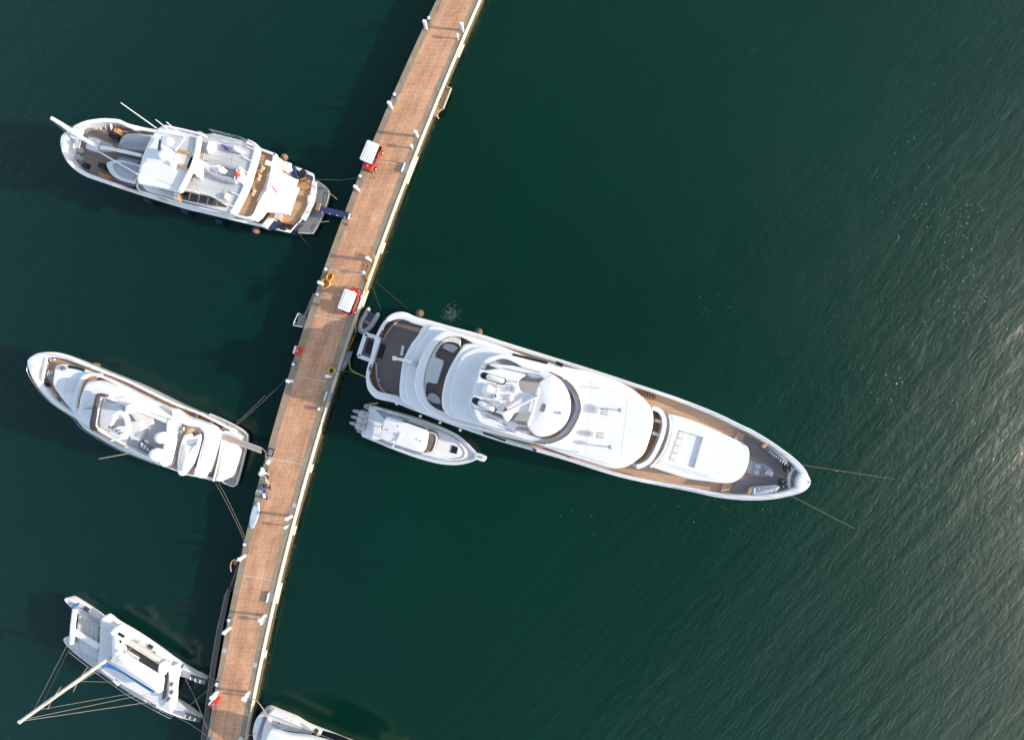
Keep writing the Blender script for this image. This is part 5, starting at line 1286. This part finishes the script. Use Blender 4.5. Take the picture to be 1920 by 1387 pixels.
    part("roof_slot", MB().bar(P(381.5, 817, 4.62), P(365.5, 876, 4.62), .16, .03), M["navycloth"], fl)
    part("roof_slot", MB().bar(P(386, 823, 4.61), P(377, 862, 4.61), .10, .03), M["offwhite"], fl)
    part("side_wing", MB().slab(W([(322,766),(345,780),(372,789),(398,800),(404,810),(396,811),(375,803),(345,797),(325,787)], 4.3), 3.4, r=.12), M["white"], t)
    part("gangway_rail", MB().bar(P(376, 794, 4.0), P(392, 797, 4.0), .15, .15), M["steel"], t)
    part("cockpit_floor", MB().slab(C([(402,815),(416,819),(405,868),(396,890),(388,888)], 1.6), 1.2, r=.0), M["floor"], t)
    part("aft_seat", MB().slab(W([(417,823,1),(436,827),(446,832,1),(444,850),(437,875),(430,893),(420,900),(402,902,1),(408,880),(413,855)], 2.2), 1.2, r=.14, dome=.05), M["white"], t)
    part("cockpit_wall", MB().wall(W([(416,822),(413,842),(408,868),(399,902)], 2.3, 4, False), 1.2, .12), M["offwhite"], t)
    part("quarter_locker", MB().slab(C([(420,806),(432,808),(450,822),(440,824),(419,818)], 2.0), .9, r=.08), M["white"], t)
    g = part("gangway", MB().bar(P(402, 812, 2.4), P(490, 845, PZ + .35), .52, .10), M["plank"], t)
    for s_ in (-1, 1): part("gangway_edge", MB().bar(P(434, 823 + s_ * 5.0, 2.25), P(490, 844 + s_ * 4.6, PZ + .4), .08, .14), M["lgrey"], g)
    rails_ = part("handrail", rail(MB(), [p for p in H.cap if .30 < ((p.xy - H.a).dot(H.d) / H.L) < .99], .5, .02, 1.6), M["steel"], t)
    for x, y, r_, l in ((377,776,.36,"dark round fender on the white motor yacht, first of the stern three"),(404,790,.36,"dark round fender on the white motor yacht, middle of the stern three"),(426.5,800.5,.36,"dark round fender on the white motor yacht, nearest the gangway"),(187,684.5,.25,"small tan fender near the white motor yacht's bow")):
        single("fender", MB().lathe(P(x, y, 1.0), [(.03, 0), (r_ * .7, .08), (r_, .35), (r_ * 1.02, .7), (r_ * .8, 1.05), (.1, 1.2)], 16), mat("fender_dark", (.09, .06, .055), .7, .2, 5) if r_ > .3 else M["tan"], l, "fender", "fenders along the boats")
    # tender
    b = thing("tender", "white covered tender lying across the white motor yacht's aft deck", "tender", P(350, 850, 3.85))
    o = [(341,822,1),(347,813),(360,818),(374,813),(377,819,1),(374,835),(369,852),(363,868),(354,881),(345,891.5),(335,890.5),(331.5,880),(332,862),(335,843)]
    part("hull", MB().slab(W(o, 4.9), 3.9, r=.14, flare=.35), M["white"], b)
    part("cover", MB().slab(W([(345,834),(360,836),(371,830),(368,846),(361,864),(352,878),(344,884),(338,880),(338,862),(341,845)], 5.05), 4.8, r=.1, dome=.28), M["cloth"], b)
    ob = part("outboard_motor", MB().box(P(356, 818, 4.8), .62, .5, .6, R(20), r=.14), M["white"], b)
    part("outboard_bracket", MB().box(P(361, 806, 4.5), .3, .5, .5, R(-15), r=.05), M["steel"], ob)
    part("well", MB().slab(C([(350,824),(372,822),(368,833),(352,834)], 4.93), 4.8, r=0), M["floor"], b)
    # loungers on the flybridge
    ch = thing("lounger", "black framed folding lounger with white straps on the motor yacht's flybridge", "lounger", P(275, 838, 5.16))
    for a, c in (((261,830),(268,824)), ((270,828),(291,843)), ((262,839),(284,851)), ((261,830),(262,839)), ((291,843),(284,851)), ((268,824),(270,828)), ((265,826),(287,846))): part("frame", MB().tube([P(*a, 5.6), P(*c, 5.6)], .045, 6), M["black"], ch)
    for k in range(4): part("strap", MB().bar(P(268 + k * 6, 829.5 + k * 3.6, 5.58), P(264 + k * 5.6, 838 + k * 3.3, 5.58), .12, .03), M["white"], ch)
    for x, y in ((263,831),(269,828),(288,845),(284,850)): part("leg", MB().tube([P(x, y, 5.16), P(x, y, 5.6)], .03, 6), M["black"], ch)
motoryacht()

# ------------------------------------------------------------------ sailing catamaran
def catamaran():
    t = thing("catamaran", "white sailing catamaran with tall mast and trampoline nets at the lower left", "catamaran", P(240, 1240, 0))
    ang = math.atan2(-(1275 - 1122), 385 - 124)
    up = [(121,1124),(123,1121.5),(127,1120.5),(143,1130),(164,1144),(187,1161),(207,1172),(261,1203),(297,1224),(326,1241),(352,1256),(386,1274,1),(385,1282,1),(368,1278),(350,1270),(332,1265),(322,1258),(290,1238),(250,1214),(215,1192),(180,1170),(150,1152),(139,1142),(128,1133)]
    H1 = Hull(up, (385, 1277), (121, 1122), [(0, .6), (.2, .8), (.5, .9), (1, .95)], lambda u: .06, lambda u: .10, fs=.5, fb=.8, over=.02, sub=3)
    lo = [(119,1199),(121,1195.5),(125.5,1193.6),(138,1201),(160,1212),(190,1232),(220,1252),(260,1275),(300,1299),(326,1314),(350,1328),(376,1346,1),(373,1353,1),(350,1348),(330,1342),(304,1331),(276,1316),(247,1300),(218,1280),(190,1260),(160,1238),(136,1219),(124,1208)]
    H2 = Hull(lo, (375, 1350), (119, 1197), [(0, .6), (.2, .8), (.5, .9), (1, .95)], lambda u: .06, lambda u: .10, fs=.5, fb=.8, over=.02, sub=3)
    for H in (H1, H2):
        h = part("hull", H.mb, [M["white"], M["white"], M["antifoul"], M["white"]], t)
        part("hull_deck", H.deck(), M["white2"], h)
    for pts in ([(355,1267),(385,1276),(384.5,1282),(355,1274)], [(346,1338),(374,1349),(373,1354),(344,1344)]):
        s_ = part("transom_steps", MB().slab(C(pts, 1.12), .8, r=.02), M["dgrey"], t)
        for k in range(3): part("step", MB().bar(P(pts[0][0] + 9 * k + 2, pts[0][1] + 3.2 * k + 1, 1.16), P(pts[3][0] + 9 * k + 2, pts[3][1] + 3.2 * k, 1.16), .10, .04), M["white"], s_)
    part("front_beam", MB().tube([P(141, 1140, 1.75), P(137, 1170, 1.8), P(134.5, 1206, 1.75)], .24, 10), M["white"], t)
    part("bridge_deck", MB().slab(W([(190,1158),(215,1172),(262,1200),(322,1244),(330,1262),(318,1300),(300,1325),(262,1303),(215,1276),(188,1256),(182,1244),(187,1205)], 1.9), .9, r=.12), M["white"], t)
    for pts in ([(149,1151),(185,1174),(184,1203),(145,1182)], [(146,1188),(184,1211),(184,1242),(150,1222)]):
        c = inset(ccw(C(pts, 1.55)), .05)
        part("trampoline", MB().slab(c, 1.5, r=0), M["net2"] if pts[0][1] < 1160 else M["net"], t)
        part("net_frame", MB().tube(C(pts, 1.57), .06, 6, closed=True), M["lgrey"], t)
    part("centre_walkway", MB().bar(P(135, 1181, 1.65), P(186, 1212, 1.75), .55, .14), M["white"], t)
    part("mid_beam", MB().slab(W([(188,1174),(205,1180),(211,1188),(206,1232),(184,1244),(186,1205)], 1.95), 1.3, r=.08), M["white2"], t)
    # coach roof, cockpit, sail cover
    part("coachroof", MB().slab(W([(209,1182),(216,1178),(232,1194),(230,1205),(225,1212),(226,1228),(210,1240),(208,1215)], 2.9), 1.8, r=.2, dome=.1), M["white"], t)
    part("cockpit_floor", MB().slab(C([(229,1205),(297,1244),(294,1272),(223,1222)], 2.0), 1.6, r=0), M["brown"], t)
    part("cockpit_coaming", MB().wall(W([(226,1212),(228,1204),(234,1203),(262,1219),(298,1242),(300,1246)], 2.5, 3, False), 1.8, .28), M["offwhite"], t)
    tb = part("cockpit_table", MB().bar(P(235, 1223, 2.6), P(259, 1237, 2.6), .55, .10), M["white"], t)
    part("table_band", MB().bar(P(240, 1228, 2.66), P(257, 1237, 2.66), .24, .04), M["steel"], tb)
    part("seat", MB().bar(P(258, 1244, 2.3), P(281, 1255, 2.3), .14, .2), M["slats"], t)
    part("helm_seat", MB().slab(W([(297,1245),(306,1247),(311,1252),(308,1262),(301,1272),(295,1268)], 2.9), 1.9, r=.14), M["white"], t)
    cov = [(213,1223,1),(222,1224),(258,1246),(300,1272,1),(303,1276),(300,1299,1),(290,1297),(250,1272),(220,1251),(205,1240,1)]
    bm = part("sail_cover", MB().slab(W(cov, 3.5), 3.0, r=.2, dome=.25), M["cloth"], t)
    part("cover_band", MB().slab(W([(196,1240,1),(205,1240),(222,1252),(252,1273),(289,1297,1),(287,1300,1),(257,1281),(228,1262),(204,1252),(188,1251,1)], 3.2), 3.0, r=.05), M["blue"], bm)
    for k in range(3): part("seam", MB().bar(P(228 + k * 26, 1232 + k * 15, 3.66 ), P(220 + k * 26, 1244 + k * 15, 3.66), .04, .02), M["lgrey"], bm)
    part("boom", MB().tube([P(204, 1238, 3.1), P(298, 1296, 3.1)], .14, 8), M["alu"], t)
    ab = part("aft_beam", MB().slab(W([(311,1248,1),(327,1247),(331,1251),(330,1264),(327,1292),(326,1314),(322,1333),(317,1333,1),(313,1320),(315,1285),(315,1262)], 2.3), 1.6, r=.14), M["white"], t)
    for x, y in ((323,1296),(317,1309),(323,1281)): part("winch", MB().lathe(P(x, y, 2.3), [(.16, 0), (.12, .1), (.14, .25), (.05, .28)], 10), M["dgrey"], ab)
    part("cockpit_aft", MB().slab(C([(311,1252),(316,1257),(312,1285),(310,1308),(304,1312),(306,1280)], 2.0), 1.6, r=0), M["brown"], t)
    part("outboard_bracket", MB().slab(C([(210,1277),(217,1271),(226,1279),(220,1286)], 1.9), 1.3, r=.04), M["white"], t)
    # mast and rigging
    base, tip = P(206, 1232, 2.6), Vector((0, 0, 0))
    tip = Vector((base.x, base.y, 13.1)); low = Vector((base.x, base.y, 2.2))
    ms = part("mast", MB().tube([low, low.lerp(tip, .5), tip], .20, 10, r1=.15), M["alu"], t)
    part("masthead", MB().box(tip, .3, .2, .1, ang, r=.03), M["alu"], ms)
    for f, w in ((.42, 1.3), (.70, 1.1)):
        p = low.lerp(tip, f)
        for s_ in (-1, 1):
            n = Vector((math.sin(-ang), math.cos(-ang), 0)) * s_ * w + Vector((.25, .1, .06)); part("spreader", MB().tube([p, p + n], .04, 6), M["lrope"], ms)
    def stay(z, q, r=.022): part("stay", MB().tube([Vector((base.x, base.y, z)), q], r * .8, 5), M["lrope"], t)
    stay(11.9, P(134, 1193, 1.9), .028); stay(11.0, P(132, 1212, 1.9), .02)
    stay(13.0, P(304, 1312, 2.0), .028); stay(11.5, P(241.5, 1300, 1.8), .022); stay(7.0, P(214, 1278, 1.8), .018)
    stay(11.4, P(262, 1205, 1.8)); stay(6.2, P(262, 1205, 1.8))
    part("shroud_bundle", MB().tube([P(200, 1247, 2.0), Vector((base.x - .2, base.y - .3, 8)), Vector((base.x, base.y, 12))], .04, 5), M["rope"], t)
    part("boom_topping", MB().tube([Vector((base.x, base.y, 12.8)), P(296, 1296, 3.3)], .02, 5), M["lrope"], t)
    # stanchion line along the lower hull and winches, lettering
    part("handrail", rail(MB(), C([(138,1217),(190,1257),(247,1297),(304,1329),(326,1340)], 1.75), .6, .022, 1.5, 2), M["steel"], t)
    part("handrail", rail(MB(), C([(144,1131),(190,1158),(264,1199),(329,1238)], 1.75), .6, .022, 1.8, 2), M["steel"], t)
    for x, y, m in ((203,1166,"navycloth"),(244,1194,"navycloth"),(312,1234,"navycloth"),(343,1246,"blue"),(148,1132,"blue")):
        single("fender", MB().lathe(P(x, y, .7), [(.03, 0), (.15, .05), (.18, .2), (.18, .8), (.12, .95)], 10), M[m], "small blue fender hanging on the catamaran's upper hull", "fender", "fenders on the catamaran")
    for x, y in ((247,1200),(254,1203),(263,1209),(289,1223)): part("deck_hatch", MB().box(P(x, y, 1.9), .35, .2, .04, ang), M["dgrey"], t)
    for x, y in ((162,1141),(232,1178),(282,1212),(160,1222),(228,1278),(290,1318)):
        part("deck_hatch", MB().box(P(x, y, 1.0 if y > 1215 or x < 200 else 1.92), .55, .42, .05, ang, r=.02), M["glass"], t)
    for k in range(5):
        part("net_cord", MB().tube([P(151 + k * 7, 1154 + k * 4.6, 1.56), P(148 + k * 8, 1184 + k * 4.2, 1.56)], .02, 5), M["white"], t)
        part("net_cord", MB().tube([P(148 + k * 8, 1191 + k * 4.4, 1.56), P(152 + k * 7, 1222 + k * 4.2, 1.56)], .02, 5), M["white"], t)
    for x, y in ((222,1200),(228,1190)): part("coachroof_window", MB().box(P(x, y, 2.93), .7, .28, .03, ang, r=.02), M["glass"], t)
    part("winch", MB().lathe(P(215, 1184, 2.9), [(.32, 0), (.32, .1), (.2, .14), (.2, .3)], 14), M["white"], t)
    tx = MB()
    for k in range(8): tx.bar(P(151 + k * 2.2, 1138.6 + k * 1.25, 1.885), P(150.2 + k * 2.2, 1140.6 + k * 1.25, 1.885), .06 + .03 * (k % 2), .012)
    part("lettering", tx, M["black"], t)
catamaran()

# ------------------------------------------------------------------ sport boat with three outboards
def sportboat():
    st, bw = (686, 790), (899, 857)
    out = [(693,760,1),(700,760.5),(710,763.4),(749,774),(796,788.4),(843,807),(866.6,821),(883.7,837),(896,851),(899,857),(890,863),(874,868.5),(851,871.5),(820,868.5),(780.6,858),(734,841),(702.5,828),(679,818.5,1),(677.5,814,1)]
    H = Hull(out, st, bw, [(0, 1.0), (.4, 1.25), (1, 1.9)], lambda u: .12, lambda u: ramp(u, [(0, .25), (.6, .3), (1, .35)]), fs=.04, fb=.45, over=.06)
    t = thing("sport_boat", "white sport boat with three outboards lying beside the superyacht", "boat", P(785, 815, 0))
    hull = part("hull", H.mb, [M["white"], M["white"], M["antifoul"], M["white"]], t)
    part("deck", H.deck(), M["white2"], t)
    part("pulpit", MB().slab(W([(892,849,1),(899,850),(911,855),(912.5,859),(908,865),(902,864.5),(890,860,1)], 1.95), 1.72, r=.06), M["white"], t)
    part("anchor", MB().bar(P(896, 855.5, 2.0), P(904, 857.5, 2.0), .10, .07), M["dgrey"], t)
    part("cabin_deck", MB().slab(W([(800,806),(822,808),(845,818),(864,832),(874,846),(872,858),(860,863),(835,862),(805,856),(788,850),(796,830)], 1.85), 1.1, r=.22, dome=.10), M["white"], t)
    part("bow_rim", MB().tube(W([(838,816),(860,830),(874,845),(871,857),(850,862),(832,861)], 1.95, 4, False), .06, 6), M["white"], t)
    part("hatch", MB().slab(C([(848,834.5),(859,838.5),(856,851),(844,848)], 2.0), 1.85, r=.02), M["glass"], t)
    ht = [(716,800),(719,790),(722,785),(727.5,782),(745,787),(775,797),(798,806),(803,812),(801,830),(797,842),(790,848),(770,843),(740,833),(719,825),(712,817)]
    r_ = part("hardtop", MB().slab(W(ht, 3.5), 3.25, r=.14, dome=.12), M["white"], t)
    for x, y in ((726,790),(720,818),(790,812),(782,838)): part("hardtop_post", MB().tube([P(x, y, 1.1), P(x, y, 3.3)], .05, 8), M["white"], t)
    part("windscreen", MB().slab(W([(803,811,1),(812,813),(817,819),(815,832),(808,846,1),(792,848,1),(799,836),(803,822)], 2.9), 1.7, r=.05, flare=-.2), M["tint"], t)
    part("screen_divider", MB().bar(P(802, 829, 2.95), P(814, 832, 2.95), .06, .05), M["dgrey"], t)
    part("screen_frame", MB().wall(W([(803,810),(813,812.5),(818,819),(816,833),(808,848),(792,849)], 2.98, 4, False), 2.6, .08), M["white"], t)
    part("roof_rail", MB().tube([P(752, 814, 3.7), P(746, 824, 3.7), P(736, 837, 3.0)], .07, 8), M["white"], r_)
    part("radar_dome", MB().lathe(P(751, 815, 3.55), [(.2, 0), (.22, .1), (.15, .25), (.02, .28)], 14), M["white"], r_)
    for x, y in ((748,799),(729,806),(747,826),(783,824),(790,827),(738,827)): part("roof_light", MB().ell(P(x, y, 3.62), .10, .08, .06), M["white2"], r_)
    # cockpit
    part("cockpit_floor", MB().slab(C([(704,770),(712,773),(742,781),(744,787),(722,783),(716,792)], 1.18), .9, r=0), M["floor"], t)
    part("gunwale", MB().wall(W([(700,764),(712,767),(745,777),(790,792),(815,802)], 1.5, 3, False), 1.0, .28), M["white2"], t)
    part("cockpit_seat", MB().slab(C([(737,777),(750,779),(768,786),(760,790),(742,785)], 1.5), 1.0, r=.05), M["lgrey"], t)
    part("window", MB().bar(P(757, 789, 2.3), P(797, 803, 2.3), .16, .3), M["glass"], t)
    part("engine_deck", MB().slab(C([(694,763),(702,766),(722,786),(713,800),(716,822),(704,826),(682,817)], 1.32), .9, r=.08), M["white"], t)
    for pts in ([(683,757.5),(690,757),(693,762),(691,770),(681,764)], [(669,802),(676,804),(679,811),(677,813),(668,809)]): part("swim_step", MB().slab(C(pts, .7), .4, r=.04), M["lgrey"], t)
    part("rod", MB().bar(P(692, 757.5, 1.4), P(709, 755.5, 1.4), .10, .08), M["yhose"], t)
    for x, y in ((710,764.5),(704,763)): part("cleat", MB().box(P(x, y, 1.1), .25, .08, .12, H.ang), M["dgrey"], t)
    part("scupper", MB().box(P(720, 769, 1.52), .45, .14, .02, H.ang), M["lgrey"], t)
    for x, y in ((683.5,776),(680.5,787),(677.5,798.5)):
        o = part("outboard_motor", MB().box(P(x, y, 1.0), 1.0, .68, .75, H.ang, r=.2), M["lgrey"], t)
        a = P(x - 6.5, y - 2.3, .8); b = P(x - 20, y - 6.5, .25)
        part("outboard_leg", MB().slab([a + Vector((0, .25, 0)), a - Vector((.05, .25, 0)), b - Vector((0, .10, -.45)), b + Vector((0, .12, .45))], .1, r=.04), M["lgrey"], o)
        part("propeller", MB().ell(b, .16, .14, .14), M["dgrey"], o)
        part("bracket", MB().box(P(x - 1, y, .7), 1.1, .8, .32, H.ang, r=.1), M["black"], o)
        part("cowl_badge", MB().box(P(x, y, 1.752), .16, .12, .012, H.ang), M["dgrey"], o)
sportboat()

# ------------------------------------------------------------------ cruiser entering at the bottom edge
def cruiser():
    st, bw = (479, 1378), (750, 1490)
    out = [(474,1376),(475,1364),(478,1353),(483,1343),(490,1339),(497,1340),(517,1349),(544,1361),(567,1376),(605,1393),(641,1409),(680,1427),(722,1448),(745,1462),(750,1490),(725,1500),(680,1495),(620,1482),(560,1462),(510,1440),(484,1418),(477,1395)]
    H = Hull(out, st, bw, [(0, 1.9), (.5, 2.3), (1, 3.2)], lambda u: .75, lambda u: .12, fs=.10, fb=.4, over=.05)
    t = thing("cabin_cruiser", "white cruiser with a grey rounded stern, cut by the bottom edge", "boat", P(590, 1420, 0))
    part("hull", H.mb, [mat("cream_hull", (.74, .76, .62), .3, .03), M["white"], M["antifoul"], M["white"]], t)
    part("deck", H.deck(), M["white2"], t)
    part("stern_deck", MB().slab(W([(480,1378),(482,1352),(489,1337),(497,1331),(503,1335,1),(500,1348),(494,1366),(489,1390),(492,1410),(484,1408)], 1.5), 1.0, r=.02), M["floor"], t)
    part("cockpit_wall", MB().slab(W([(501,1342,1),(506,1336),(514,1338),(548,1353),(583,1370),(600,1379),(560,1375),(533,1369),(521,1367),(509,1356)], 2.1), 1.2, r=.1), M["white"], t)
    part("cockpit_seat", MB().slab(W([(502,1346),(509,1353),(518,1362),(514,1371),(503,1376),(496,1390),(488,1395),(491,1375),(496,1356)], 2.2), 1.2, r=.12), M["white"], t)
    part("step_seat", MB().slab(C([(508,1354),(514,1356),(526,1362),(522,1367),(510,1361)], 2.3), 1.2, r=.06), M["lgrey"], t)
    part("cockpit_floor", MB().slab(C([(512,1366),(527,1362),(540,1368),(545,1382),(528,1378),(512,1373)], 1.75), 1.2, r=0), M["brown"], t)
    part("side_gate", MB().bar(P(594, 1368, 2.35), P(586, 1380, 2.35), .42, .35), M["varnish"], t)
    part("cabin_roof", MB().slab(W([(504,1372),(512,1371),(540,1378),(585,1384),(640,1402),(690,1430),(710,1462),(680,1480),(620,1466),(550,1440),(505,1412),(496,1392)], 3.9), 3.4, r=.2, dome=.15), M["white"], t)
    part("cabin", MB().slab(W([(520,1388),(585,1395),(640,1412),(685,1440),(690,1460),(620,1452),(540,1425)], 3.5), 1.2, r=0), M["glass"], t)
    for x, y in ((497,1347),(523,1354),(584,1381)): part("cleat", MB().lathe(P(x, y, 2.2), [(.1, 0), (.06, .05), (.1, .14)], 8), M["dgrey"], t)
    part("handrail", rail(MB(), C([(508,1331),(548,1348),(615,1374),(690,1405)], 2.05), .6, .025, 1.6), M["steel"], t)
cruiser()
